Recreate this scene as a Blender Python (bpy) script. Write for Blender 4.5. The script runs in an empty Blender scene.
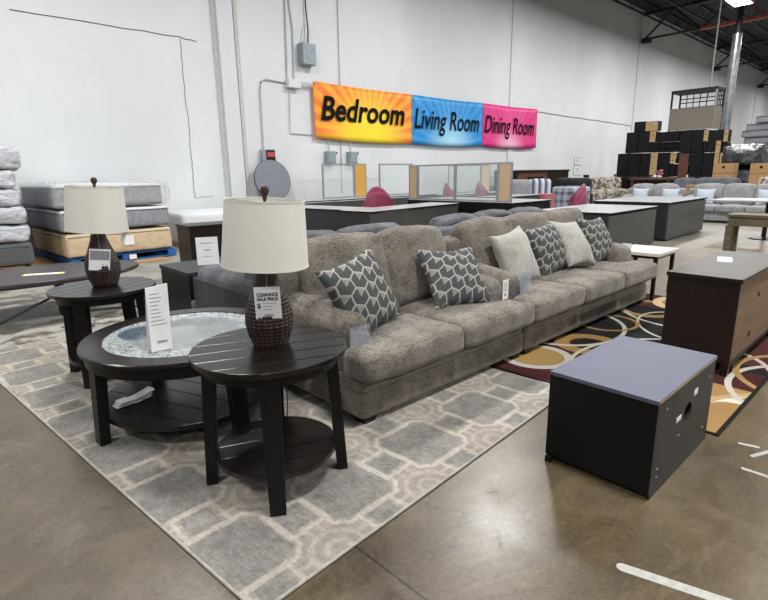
import bpy, bmesh, math, random
from mathutils import Matrix, Vector, noise
random.seed(7)
PI = math.pi
scn = bpy.context.scene
col = scn.collection

# ------------------------------------------------------------------ camera
cd = bpy.data.cameras.new('camera')
cam = bpy.data.objects.new('camera', cd); col.objects.link(cam)
rt = Vector((0.73277289, -0.68026157, -0.01697301)); up = Vector((0.17415749, 0.1633723, 0.97107088)); fw = Vector((0.65780928, 0.7145304, -0.23818744))
m = Matrix.Identity(4)
for i in range(3):
    m[i][0] = rt[i]; m[i][1] = up[i]; m[i][2] = -fw[i]
m[2][3] = 1.4
cam.matrix_world = m
cd.sensor_fit = 'HORIZONTAL'; cd.sensor_width = 36.0; cd.lens = 514.0 / 768 * 36
cd.clip_end = 300; cd.clip_start = 0.05
scn.camera = cam

# ------------------------------------------------------------------ world, lights, exposure
scn.view_settings.view_transform = 'Standard'; scn.view_settings.look = 'None'
scn.view_settings.gamma = 1.0; scn.view_settings.exposure = 0.0; scn.view_settings.use_curve_mapping = False
w = bpy.data.worlds.new('hall_air'); scn.world = w; w.use_nodes = True
w.node_tree.nodes['Background'].inputs[0].default_value = (0.93, 0.96, 1.0, 1); w.node_tree.nodes['Background'].inputs[1].default_value = 0.13
LIGHTS = [(lx, ly) for ly in (6.7, -0.8, -8.8) for lx in (-5, 2.5, 10, 17.5, 25, 32.5, 40, 52)]
for lx, ly in LIGHTS:
    ld = bpy.data.lights.new('high_bay_light', 'AREA'); ld.shape = 'RECTANGLE'; ld.size = 1.3; ld.size_y = 0.7
    ld.energy = 410; ld.color = (1.0, 0.99, 0.97)
    lo = bpy.data.objects.new('high_bay_light', ld); lo.location = (lx, ly, 7.55); col.objects.link(lo)

# ------------------------------------------------------------------ node helpers
def lin(h):
    h = h.lstrip('#'); r = []
    for i in (0, 2, 4):
        c = int(h[i:i+2], 16) / 255
        r.append(c / 12.92 if c <= 0.04045 else ((c + 0.055) / 1.055) ** 2.4)
    return (r[0], r[1], r[2], 1)
class X:                       # a shader value; + - * / build Math nodes
    def __init__(s, nt, v): s.nt = nt; s.v = v
    def _m(s, op, *a, clamp=False):
        n = s.nt.nodes.new('ShaderNodeMath'); n.operation = op; n.use_clamp = clamp
        for i, q in enumerate((s,) + a):
            q = q.v if isinstance(q, X) else q
            if isinstance(q, (int, float)): n.inputs[i].default_value = q
            else: s.nt.links.new(q, n.inputs[i])
        return X(s.nt, n.outputs[0])
    def __add__(s, o): return s._m('ADD', o)
    def __sub__(s, o): return s._m('SUBTRACT', o)
    def __mul__(s, o): return s._m('MULTIPLY', o)
    def __truediv__(s, o): return s._m('DIVIDE', o)
    def abs(s): return s._m('ABSOLUTE')
    def lt(s, o): return s._m('LESS_THAN', o)
    def gt(s, o): return s._m('GREATER_THAN', o)
    def min(s, o): return s._m('MINIMUM', o)
    def max(s, o): return s._m('MAXIMUM', o)
    def sqrt(s): return s._m('SQRT')
    def sin(s): return s._m('SINE')
    def frac(s): return s._m('FRACT')
    def atan2(s, o): return s._m('ARCTAN2', o)
    def smooth(s, a, b):       # 0 below a, 1 above b
        n = s.nt.nodes.new('ShaderNodeMapRange'); n.interpolation_type = 'SMOOTHSTEP'
        s.nt.links.new(s.v, n.inputs['Value']); n.inputs['From Min'].default_value = min(a, b); n.inputs['From Max'].default_value = max(a, b)
        if a > b: n.inputs['To Min'].default_value = 1; n.inputs['To Max'].default_value = 0
        return X(s.nt, n.outputs[0])
def mixc(nt, f, a, b):
    n = nt.nodes.new('ShaderNodeMix'); n.data_type = 'RGBA'
    f = f.v if isinstance(f, X) else f
    if isinstance(f, (int, float)): n.inputs[0].default_value = f
    else: nt.links.new(f, n.inputs[0])
    for q, i in ((a, 6), (b, 7)):
        if isinstance(q, str): q = lin(q)
        if isinstance(q, tuple): n.inputs[i].default_value = q
        else: nt.links.new(q, n.inputs[i])
    return n.outputs[2]
def coords(nt, kind='Object'):
    return nt.nodes.new('ShaderNodeTexCoord').outputs[kind]
def mapped(nt, v, scale=(1, 1, 1), rot=(0, 0, 0), loc=(0, 0, 0)):
    n = nt.nodes.new('ShaderNodeMapping'); nt.links.new(v, n.inputs[0])
    n.inputs['Scale'].default_value = scale; n.inputs['Rotation'].default_value = rot; n.inputs['Location'].default_value = loc
    return n.outputs[0]
def nz(nt, v, scale, detail=3, rough=.55, dist=0):
    n = nt.nodes.new('ShaderNodeTexNoise'); nt.links.new(v, n.inputs['Vector'])
    n.inputs['Scale'].default_value = scale; n.inputs['Detail'].default_value = detail; n.inputs['Roughness'].default_value = rough
    n.inputs['Distortion'].default_value = dist
    return X(nt, n.outputs[0])
def sep(nt, v):
    n = nt.nodes.new('ShaderNodeSeparateXYZ'); nt.links.new(v, n.inputs[0])
    return X(nt, n.outputs[0]), X(nt, n.outputs[1]), X(nt, n.outputs[2])
def bump(nt, b, h, strength=.3, dist=.01):
    n = nt.nodes.new('ShaderNodeBump'); n.inputs['Strength'].default_value = strength; n.inputs['Distance'].default_value = dist
    nt.links.new(h.v if isinstance(h, X) else h, n.inputs['Height']); nt.links.new(n.outputs[0], b.inputs['Normal'])
def new(name, rough=.5, metal=0, spec=.5):
    mt = bpy.data.materials.new(name); mt.use_nodes = True; nt = mt.node_tree
    b = nt.nodes['Principled BSDF']; b.inputs['Roughness'].default_value = rough; b.inputs['Metallic'].default_value = metal
    b.inputs['Specular IOR Level'].default_value = spec
    return mt, nt, b
def setc(nt, b, c):
    if isinstance(c, (tuple, str)): b.inputs['Base Color'].default_value = lin(c) if isinstance(c, str) else c
    else: nt.links.new(c, b.inputs['Base Color'])
def simple(name, c, rough=.5, metal=0, spec=.5, var=.12, scale=12, bmp=0, stretch=(1, 1, 1)):
    mt, nt, b = new(name, rough, metal, spec)
    v = mapped(nt, coords(nt), stretch); n = nz(nt, v, scale, 4)
    a = lin(c); lo = tuple(x * (1 - var) for x in a[:3]) + (1,); hi = tuple(min(1, x * (1 + var)) for x in a[:3]) + (1,)
    setc(nt, b, mixc(nt, n.smooth(.3, .7), lo, hi))
    if bmp: bump(nt, b, n, bmp, .004)
    return mt
def fabric(name, dark, light, fine=230, streak=(1, 1, 3), bmp=.5):
    mt, nt, b = new(name, .95, 0, .15)
    b.inputs['Sheen Weight'].default_value = .25; b.inputs['Sheen Roughness'].default_value = .5
    o = coords(nt); big = nz(nt, o, 5, 4, .65); f = nz(nt, mapped(nt, o, streak), fine, 2, .7); md = nz(nt, mapped(nt, o, streak), 38, 3, .7)
    setc(nt, b, mixc(nt, (big * .4 + f * .62 + md * .45).smooth(.58, .9), dark, light))
    bump(nt, b, f + md * .6, bmp, .004)
    return mt
def wood(name, dark, light, rough=.4, stretch=(1, 12, 12), scale=4, spec=.5):
    mt, nt, b = new(name, rough, 0, spec)
    v = mapped(nt, coords(nt), stretch); n = nz(nt, v, scale, 5, .6, .6)
    setc(nt, b, mixc(nt, n.smooth(.3, .7), dark, light)); bump(nt, b, n, .06, .003)
    return mt
def xx(nt, v): return X(nt, v)

M = {}
M['sofa'] = fabric('taupe_chenille', '#443f3a', '#8e867c')
M['charcoal'] = fabric('charcoal_weave', '#31343a', '#6b6e75', 160)
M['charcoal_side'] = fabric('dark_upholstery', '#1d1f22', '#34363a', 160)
M['greyfab'] = fabric('light_grey_weave', '#77777a', '#a2a2a5', 60)
M['cream'] = fabric('cream_weave', '#8f8d86', '#bdbab2', 300)
M['blackfab'] = fabric('black_leatherette', '#17181b', '#303238', 40)
M['paleblue'] = fabric('pale_blue_cotton', '#a9b6c4', '#c9d3dd', 90)
M['pink'] = fabric('plum_pink_felt', '#74304a', '#984a61', 120)
M['espresso'] = wood('espresso_wood', '#0d0a09', '#1a1412', .27)
M['espresso_dim'] = wood('espresso_leg_wood', '#0a0808', '#120f0e', .4, spec=.3)
M['brownwood'] = wood('dark_brown_wood', '#170f0d', '#261a15', .38, spec=.35)
M['plumwood'] = wood('plum_brown_wood', '#2a2123', '#41363a', .3)
M['redbrown'] = wood('red_brown_wood', '#3a2019', '#6a4032', .45)
M['backboard'] = wood('brown_backboard', '#6a533c', '#846a4c', .6)
M['palewood'] = wood('pale_drawer_wood', '#ad8c5c', '#cdb084', .6)
M['oakedge'] = wood('raw_board_edge', '#8f7450', '#b39670', .7)
M['cardboard'] = simple('cardboard', '#a5825a', .85)
M['weathered'] = wood('weathered_olive_wood', '#4d4636', '#72684f', .6)
M['whitewashed'] = wood('whitewashed_top', '#b7b2a8', '#d6d1c6', .5)
M['black_lam'] = simple('black_laminate', '#0a0a0b', .45, var=.1, spec=.3)
M['black_side'] = simple('black_board_side', '#1a1b17', .45, var=.12, scale=6, spec=.4)
M['slate_top'] = simple('slate_blue_laminate', '#53576a', .5, var=.05, scale=3)
M['deskgrey'] = simple('desk_panel_graphite', '#232528', .45, var=.08, scale=3)
M['deskside'] = simple('desk_panel_smoke', '#40413f', .45, var=.08, scale=3)
M['desktop'] = simple('desk_top_grey', '#a9abb0', .3, var=.05, scale=3)
M['darkmetal'] = simple('black_metal', '#141414', .4, .3)
M['alu'] = simple('brushed_aluminium', '#a3a6a9', .35, .6)
M['galv'] = simple('galvanised_steel', '#82868a', .35, .8, var=.25, scale=5)
M['greybox'] = simple('grey_enamel', '#8b979e', .4)
M['slategrey'] = simple('grey_round_panel', '#6f747d', .45, var=.04)
M['whitepaint'] = simple('white_paint', '#d0d3d5', .55, var=.03)
M['tapewhite'] = simple('worn_white_tape', '#a9a8a2', .6, var=.12, scale=40)
M['paper'] = simple('white_paper', '#e4e5e6', .6, var=.03)
M['greypaper'] = simple('grey_card', '#80868f', .4, var=.06, scale=6)
M['ink'] = simple('black_ink', '#0b0b0d', .8, spec=.15)
M['softink'] = simple('grey_print', '#94979c', .7)
M['yellowpaper'] = simple('yellow_label', '#e5dc9a', .6, var=.05)
M['corkboard'] = simple('cork', '#c7983f', .9, var=.15, scale=80)
M['palecork'] = simple('pale_board', '#cbb08d', .9, var=.08, scale=60)
M['coral'] = simple('coral_panel', '#a45b5c', .6)
M['red'] = simple('red_display', '#c04048', .5)
M['deck'] = simple('dark_roof_deck', '#24262a', .8, var=.3, scale=1.5)
M['steel'] = simple('dark_joist_steel', '#1c1c1f', .6)
M['rust'] = simple('red_primer_steel', '#a85240', .6, var=.2)
M['lens'] = None
M['tanmat'] = simple('tan_mattress_fabric', '#c6b294', .9, var=.1, scale=9, bmp=.2)
M['greymat'] = simple('grey_mattress_border', '#8b8d93', .9, var=.2, scale=60, stretch=(1, 1, .2))
M['darkmat'] = simple('dark_grey_foam', '#55585c', .9, var=.25, scale=30, stretch=(1, 1, 6))
M['whitemat'] = simple('white_quilt', '#d5d8db', .8, var=.05, scale=20, bmp=.3)
M['bluepallet'] = simple('blue_pallet_paint', '#1c5a9c', .7, var=.2)
M['taupepanel'] = simple('taupe_panel', '#837d72', .7, var=.05, scale=2)
M['shade'] = None
M['cable'] = simple('conduit_grey', '#aeb2b3', .5)
M['blackcable'] = simple('black_cable', '#222326', .6)
M['stripgrey'] = simple('pilaster_shade_grey', '#bdbdb7', .7)  # shade tone for the strips flanking the first pilaster
M['crack'] = simple('dark_open_joint', '#66686a', .9)
M['floral'] = None

def mk(name, f):
    mt, nt, b = new(name); f(nt, b); M[name] = mt; return mt
# white painted block wall
def f_wall(nt, b):
    b.inputs['Roughness'].default_value = .6
    g = nt.nodes.new('ShaderNodeNewGeometry').outputs['Position']
    x, y, z = sep(nt, g)
    c = nt.nodes.new('ShaderNodeCombineXYZ'); nt.links.new(x.v, c.inputs[0]); nt.links.new(z.v, c.inputs[1])
    br = nt.nodes.new('ShaderNodeTexBrick'); nt.links.new(c.outputs[0], br.inputs['Vector'])
    br.inputs['Scale'].default_value = 1; br.inputs['Brick Width'].default_value = .8; br.inputs['Row Height'].default_value = .2; br.inputs['Mortar Size'].default_value = .006
    br.inputs['Mortar Smooth'].default_value = .6
    n = nz(nt, mapped(nt, g, (1, 1, .6)), .45, 5); n2 = nz(nt, mapped(nt, g, (.4, 1, 2)), 3, 4)
    base = mixc(nt, n.smooth(.3, .75), '#cfd2d5', '#dcdfe1')
    mort = X(nt, br.outputs['Fac']) * n2.smooth(.52, .68)
    setc(nt, b, mixc(nt, mort * .22, base, '#a7abad'))
    bump(nt, b, n2 * .4 - mort, .12, .01)
mk('blockwall', f_wall)
# polished old concrete
def f_floor(nt, b):
    g = nt.nodes.new('ShaderNodeNewGeometry').outputs['Position']
    x, y, z = sep(nt, g)
    n1 = nz(nt, g, .55, 6, .62, .6); n2 = nz(nt, g, 2.6, 6, .65, .8); n3 = nz(nt, g, 14, 4, .7)
    base = mixc(nt, n1.smooth(.35, .68), '#453c2e', '#60574a')
    base = mixc(nt, n2.smooth(.5, .72) * .55, base, '#7a7266')
    # the olive-brown sealer stain is stronger on the side near x = 2..5
    side = (x * .5 - y * .35 + n1 * 1.2).smooth(.4, 1.6)
    base = mixc(nt, side * n2.smooth(.25, .6) * .85, base, '#54421f')
    base = mixc(nt, n3.smooth(.62, .75) * .35, base, '#38312a')
    rust = ((x - .33) * (x - .33) + (y - 1.64) * (y - 1.64)).sqrt()
    base = mixc(nt, (rust + n3 * .14 - .07).smooth(.12, .02) * .7, base, '#5c3318') if False else mixc(nt, (X(nt, (rust + n3 * .16).v) - .08).smooth(0, .1)._m('SUBTRACT', 1)._m('ABSOLUTE') * .55, base, '#5a3116')
    # worn pale paint behind the grey rug
    worn = y.smooth(4.6, 5.2) * nz(nt, mapped(nt, g, (1, 1.3, 1)), 2.6, 8, .78, .3).smooth(.46, .52)
    base = mixc(nt, worn * .8, base, '#aeaca7')
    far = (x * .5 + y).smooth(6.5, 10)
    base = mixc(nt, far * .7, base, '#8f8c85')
    # scratches
    w1 = nt.nodes.new('ShaderNodeTexVoronoi'); w1.feature = 'DISTANCE_TO_EDGE'; nt.links.new(mapped(nt, g, (1.3, 4.2, 1), (0, 0, .7)), w1.inputs['Vector']); w1.inputs['Scale'].default_value = 3.6
    w2 = nt.nodes.new('ShaderNodeTexVoronoi'); w2.feature = 'DISTANCE_TO_EDGE'; nt.links.new(mapped(nt, g, (5, 1.2, 1), (0, 0, -.3)), w2.inputs['Vector']); w2.inputs['Scale'].default_value = 4.2
    scr = (X(nt, w1.outputs['Distance']).lt(.008) * n3.gt(.48)).max(X(nt, w2.outputs['Distance']).lt(.008) * n3.lt(.52))
    base = mixc(nt, scr * .5, base, '#2c261d')
    # saw cuts
    cut = (x + y * .02 - 1.09).abs().lt(.005) * y.lt(1.5)
    cut = cut.max((y - 5.9 - x * .02).abs().lt(.006)).max(((x - y * .01 - 8.5).abs()).lt(.006))
    base = mixc(nt, cut * .8, base, '#1f1b15')
    gr = nz(nt, g, 45, 4, .8); bl = nz(nt, mapped(nt, g, (1, 1.6, 1), (0, 0, .6)), 1.4, 7, .75, 1.5)
    near = far * -1 + 1
    base = mixc(nt, bl.smooth(.5, .62) * near * .45, base, '#6e6049')
    base = mixc(nt, bl.smooth(.46, .36) * near * .45, base, '#32281a')
    base = mixc(nt, gr.smooth(.45, .75) * .22, base, '#8c8577')
    setc(nt, b, base)
    r = n2 * .22 + n3 * .12 + scr * .2 + .155
    nt.links.new((r + worn * .3 + far * .12).v, b.inputs['Roughness'])
    b.inputs['Specular IOR Level'].default_value = .8
    bump(nt, b, n3 * .5 + n2 - scr * 1.2, .1, .01)
mk('concrete', f_floor)
# grey lattice rug
def f_rug(nt, b):
    b.inputs['Roughness'].default_value = .95; b.inputs['Specular IOR Level'].default_value = .1
    o = coords(nt); x, y, z = sep(nt, o); P = .555
    wob = nz(nt, o, 7, 4, .7) * .05 - .025
    u = (((x - .10) / P + wob + 10.5).frac() - .5).abs(); v = (((y - .30) / P + wob + 10.5).frac() - .5).abs()
    a = u * -1 + .5; c = v * -1 + .5
    dk = (a * a + c * c).sqrt()                   # from the knot at the cell corners
    box = u.max(v)
    med = box.smooth(.325, .29) * dk.smooth(.315, .345)
    sq = (a.max(v)).smooth(.135, .11).max((c.max(u)).smooth(.135, .11))
    ring = ((box - .35).abs().smooth(.035, .01) * dk.gt(.3)).max((dk - .285).abs().smooth(.03, .01) * box.lt(.365))
    ring = ring.max((a.max(v) - .17).abs().smooth(.03, .01)).max((c.max(u) - .17).abs().smooth(.03, .01))
    band = (dk - .2).abs().smooth(.035, .01).max((box - .455).abs().smooth(.03, .008) * dk.gt(.2)).max((dk - .09).abs().smooth(.03, .01))
    n = nz(nt, o, 5, 6, .75); fi = nz(nt, mapped(nt, o, (1, 3, 1)), 60, 4, .75); fj = nz(nt, mapped(nt, o, (3, 1, 1)), 22, 5, .8)
    mot = (n * .5 + fi * .35 + fj * .45).smooth(.45, .82)
    wear = nz(nt, o, 3.3, 5, .7)
    col0 = mixc(nt, mot, '#7a7369', '#a09990')
    col1 = mixc(nt, mot, '#918a80', '#bdb7ae')
    col2 = mixc(nt, mot, '#5f5d5a', '#94918d')
    keep = wear.smooth(.25, .5) * .8 + .2
    cc = mixc(nt, band * keep * .55, col0, col1)
    cc = mixc(nt, ring * keep, cc, col1); cc = mixc(nt, med.max(sq) * keep, cc, col2)
    cc = mixc(nt, wear.smooth(.5, .8) * .4, cc, '#a19b91')
    setc(nt, b, cc); bump(nt, b, fi, .3, .004)
mk('grey_rug', f_rug)
# dark patterned rug with swirls
def f_rug2(nt, b):
    b.inputs['Roughness'].default_value = .95; b.inputs['Specular IOR Level'].default_value = .1
    g = nt.nodes.new('ShaderNodeNewGeometry').outputs['Position']; x, y, z = sep(nt, g)
    def disc(cx, cy, r, w=None, ex=1, ang=0):
        ca, sa = math.cos(ang), math.sin(ang)
        p = (x - cx) * ca + (y - cy) * sa; q = (y - cy) * ca - (x - cx) * sa
        d = (p * p + (q * ex) * (q * ex)).sqrt()
        return d.lt(r) if w is None else (d - r).abs().lt(w)
    base = lin('#191a1d')
    cc = base
    def lay(mask, c):
        nonlocal cc
        cc = mixc(nt, mask, cc, c)
    lay(x.lt(4.15), '#401e20')
    lay(disc(4.9, 1.25, .42, None, 1.3, .4), '#1a1a1e')
    lay(x.gt(5.55) * y.lt(2.2), '#482323')
    lay(x.gt(4.3) * y.lt(.86), '#462221')
    lay(x.lt(3.78) * (y - x * .25).lt(-.02), '#94744a')
    lay(disc(3.42, 1.98, .2, None), '#9a7d4c')
    lay(disc(3.42, 1.98, .24, .035), '#b1aba0')
    lay(disc(3.98, 1.83, .21, .06), '#8f7142')
    lay(disc(3.98, 1.83, .13, None), '#17181b')
    lay(disc(4.35, 2.25, .62, .022, 1.2, .3), '#b1aba0')
    lay(disc(3.9, 1.2, .75, .02, 1.3, -.3), '#b1aba0')
    lay(disc(3.3, 1.35, .3, .035), '#b1aba0')
    lay(disc(5.5, 1.9, .34, .05, 1.25), '#967a4e')
    lay(disc(5.45, 1.65, .55, .02, 1.2, .8), '#b1aba0')
    lay(disc(5.0, 1.5, .5, .018, 1.6, .5), '#b1aba0')
    lay(disc(4.7, 2.0, .28, .02, 1.1), '#8f7142')
    lay(disc(5.95, 1.75, .3, .06, 1.3), '#c7b08a')
    lay(disc(3.2, .6, .36, .03), '#d0c6b0')
    lay(disc(3.3, .2, .62, .022), '#a98f66')
    lay(disc(4.0, .2, .62, .02, 1, 0), '#b1aba0')
    lay(disc(4.3, .3, .55, .022), '#967a4e')
    n = nz(nt, g, 90, 3, .7); n2 = nz(nt, g, 4, 4)
    cc = mixc(nt, n2.smooth(.4, .8) * .12, cc, '#6b655c')
    setc(nt, b, cc); bump(nt, b, n, .4, .004)
mk('swirl_rug', f_rug2)
# tumbling leaf cushion cloth
def f_leaf(nt, b):
    b.inputs['Roughness'].default_value = .9; b.inputs['Specular IOR Level'].default_value = .15
    o = coords(nt); x, y, z = sep(nt, o)
    P = .105
    q = z / (P * .866)                     # rows of hexagons
    # honeycomb distance with two staggered lattices
    def cell(ox, oz):
        u = ((x / P + ox + 20).frac() - .5).abs(); v = ((z / (P * 1.732) + oz + 20).frac() - .5).abs() * 1.732
        return (u * .5 + v * .866).max(u)
    d = cell(0, 0).min(cell(.5, .5))
    line = d.smooth(.445, .465)
    # split every hexagon into three rhombs, one of them pale
    def ang(ox, oz):
        u = (x / P + ox + 20).frac() - .5; v = ((z / (P * 1.732) + oz + 20).frac() - .5) * 1.732
        return u, v
    u1, v1 = ang(0, 0); u2, v2 = ang(.5, .5)
    first = cell(0, 0).lt(cell(.5, .5))
    u = u1 * first + u2 * (first * -1 + 1); v = v1 * first + v2 * (first * -1 + 1)
    row = ((z / (P * 1.732) * 1 + 20).frac()).gt(.5)
    vein = (v - u * .577).abs().lt(.045) * u.gt(-.02)
    vein = vein.max((v + u * .577).abs().lt(.045) * u.lt(.02)).max(u.abs().lt(.04) * v.lt(0))
    pale = ((v - u * .577).gt(0)) * u.gt(0)
    n = nz(nt, o, 300, 2)
    cc = mixc(nt, n.smooth(.3, .7), '#3d3f41', '#585a5b')
    cc = mixc(nt, pale * .75, cc, '#918f89')
    cc = mixc(nt, line.max(vein * pale) * .9, cc, '#a8a59e')
    setc(nt, b, cc); bump(nt, b, n, .3, .003)
mk('leaf_cloth', f_leaf)
def f_floral(nt, b):
    b.inputs['Roughness'].default_value = .9
    n = nz(nt, coords(nt), 9, 4, .7)
    setc(nt, b, mixc(nt, n.smooth(.45, .55), '#5b544a', '#b3aca0'))
mk('floral', f_floral)
def f_stripe(nt, b):
    b.inputs['Roughness'].default_value = .9
    x, y, z = sep(nt, coords(nt)); s = (x * 4.5 + 20).frac()
    setc(nt, b, mixc(nt, s.gt(.62), mixc(nt, s.lt(.2), '#c3c4c6', '#8c8f96'), '#4d5878'))
mk('stripe_cloth', f_stripe)
def f_plaid(nt, b):
    b.inputs['Roughness'].default_value = .9
    x, y, z = sep(nt, coords(nt)); s = ((x + y) * 4 + 20).frac().gt(.6); t = (z * 4 + 20).frac().gt(.6)
    setc(nt, b, mixc(nt, (s + t) * .45, '#a9aeb8', '#3f4761'))
mk('plaid_cloth', f_plaid)
def f_shade(nt, b):
    b.inputs['Roughness'].default_value = .9; b.inputs['Specular IOR Level'].default_value = .1
    n = nz(nt, mapped(nt, coords(nt), (1, 1, 5)), 120, 2)
    setc(nt, b, mixc(nt, n.smooth(.3, .7), '#e3e1da', '#eeece6'))
    b.inputs['Subsurface Weight'].default_value = 0
    tr = nt.nodes.new('ShaderNodeBsdfTranslucent'); tr.inputs[0].default_value = lin('#e6e3da')
    mx = nt.nodes.new('ShaderNodeMixShader'); mx.inputs[0].default_value = .25
    nt.links.new(b.outputs[0], mx.inputs[1]); nt.links.new(tr.outputs[0], mx.inputs[2])
    nt.links.new(mx.outputs[0], nt.nodes['Material Output'].inputs[0])
mk('shade', f_shade)
def f_lampbody(nt, b):
    b.inputs['Roughness'].default_value = .5
    n = nz(nt, coords(nt), 25, 4); x, y, z = sep(nt, coords(nt))
    setc(nt, b, mixc(nt, n.smooth(.3, .7), '#1a100d', '#37241e'))
mk('lampbody', f_lampbody)
def f_wrap(nt, b):
    b.inputs['Roughness'].default_value = .18; b.inputs['Specular IOR Level'].default_value = .8
    o = coords(nt); n = nz(nt, mapped(nt, o, (1, 1, 3)), 6, 5, .7, 1.2); n2 = nz(nt, mapped(nt, o, (1, 1, 2.5)), 22, 4, .7, 2)
    setc(nt, b, mixc(nt, n.smooth(.35, .65), '#a9adb8', '#dadde2')); bump(nt, b, n + n2 * .4, .9, .03)
mk('wrap', f_wrap)
def f_darkwrap(nt, b):
    b.inputs['Roughness'].default_value = .2
    o = coords(nt); n = nz(nt, o, 5, 5, .7, 1.5)
    setc(nt, b, mixc(nt, n.smooth(.5, .62), '#2c2e33', '#55585e')); bump(nt, b, n, .9, .05)
mk('darkwrap', f_darkwrap)
def clearfilm(name, tint, amount, rough=.08, speck=None):
    def f(nt, b):
        o = coords(nt); b.inputs['Roughness'].default_value = rough; setc(nt, b, tint)
        tr = nt.nodes.new('ShaderNodeBsdfTransparent'); tr.inputs[0].default_value = (1, 1, 1, 1)
        mx = nt.nodes.new('ShaderNodeMixShader')
        if speck:
            n = nz(nt, o, speck, 5, .75, 1.5); nt.links.new((n.smooth(.4, .62) * amount + .12).v, mx.inputs[0]); bump(nt, b, n, .6, .01)
        else: mx.inputs[0].default_value = amount
        nt.links.new(tr.outputs[0], mx.inputs[1]); nt.links.new(b.outputs[0], mx.inputs[2])
        nt.links.new(mx.outputs[0], nt.nodes['Material Output'].inputs[0])
    mk(name, f)
clearfilm('glass', '#c6d2d2', .22, .05)
clearfilm('film', '#b9c0ca', .28, .1, 6)
clearfilm('thinfilm', '#d7dade', .35, .12, 25)
def f_tableglass(nt, b):
    b.inputs['Roughness'].default_value = .07; b.inputs['Specular IOR Level'].default_value = 1
    o = coords(nt); x, y, z = sep(nt, o); d = (x * x + y * y).sqrt()
    n = nz(nt, o, 11, 6, .75, 1.5); n2 = nz(nt, o, 30, 4, .8, 2)
    rim = (d + n * .12).smooth(.34, .42)
    cc = mixc(nt, n2.smooth(.4, .6), '#7e888c', '#bfc5c6')
    blue = (((x + .18) * (x + .18) + (y - .18) * (y - .18)).sqrt() + n2 * .1)
    cc = mixc(nt, blue.lt(.2) * n2.gt(.47), cc, '#2d4a63')  # blue patch painted in as a reflection on the glass
    setc(nt, b, cc)
    tr = nt.nodes.new('ShaderNodeBsdfTransparent'); mx = nt.nodes.new('ShaderNodeMixShader')
    nt.links.new((rim * n2.smooth(.38, .58) * .55 + n.smooth(.35, .7) * .2 + .38).v, mx.inputs[0])
    nt.links.new(tr.outputs[0], mx.inputs[1]); nt.links.new(b.outputs[0], mx.inputs[2])
    nt.links.new(mx.outputs[0], nt.nodes['Material Output'].inputs[0]); bump(nt, b, n2 + n, .25, .004)
mk('tableglass', f_tableglass)
def f_lens(nt, b):
    b.inputs['Emission Color'].default_value = (1, 1, 1, 1); b.inputs['Emission Strength'].default_value = 6
mk('lens', f_lens)
def burst(name, outer, ray, glow, cx, cz, rays, r0, r1, amt):
    def f(nt, b):
        b.inputs['Roughness'].default_value = .45
        x, y, z = sep(nt, coords(nt)); dx = x - cx; dz = (z - cz) * 1.0
        a = dz.atan2(dx); d = (dx * dx + dz * dz * 1.6).sqrt()
        s = (a * rays).sin().smooth(-.25, .25)
        cc = mixc(nt, s * amt, outer, ray)
        cc = mixc(nt, d.smooth(r0, r1) * -1 + 1, cc, glow)
        setc(nt, b, cc)
    return mk(name, f)
burst('banner_orange', '#ea7a26', '#f6ae2e', '#f9da2c', 1.9, .1, 34, .3, 1.9, .7)
burst('banner_blue', '#1584cc', '#3fb0e6', '#a9ddf2', 1.9, -.1, 34, .1, 1.5, .35)
burst('banner_pink', '#d6247c', '#e0559a', '#eeb3cf', 1.7, -.1, 34, .1, 1.2, .25)

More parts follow.
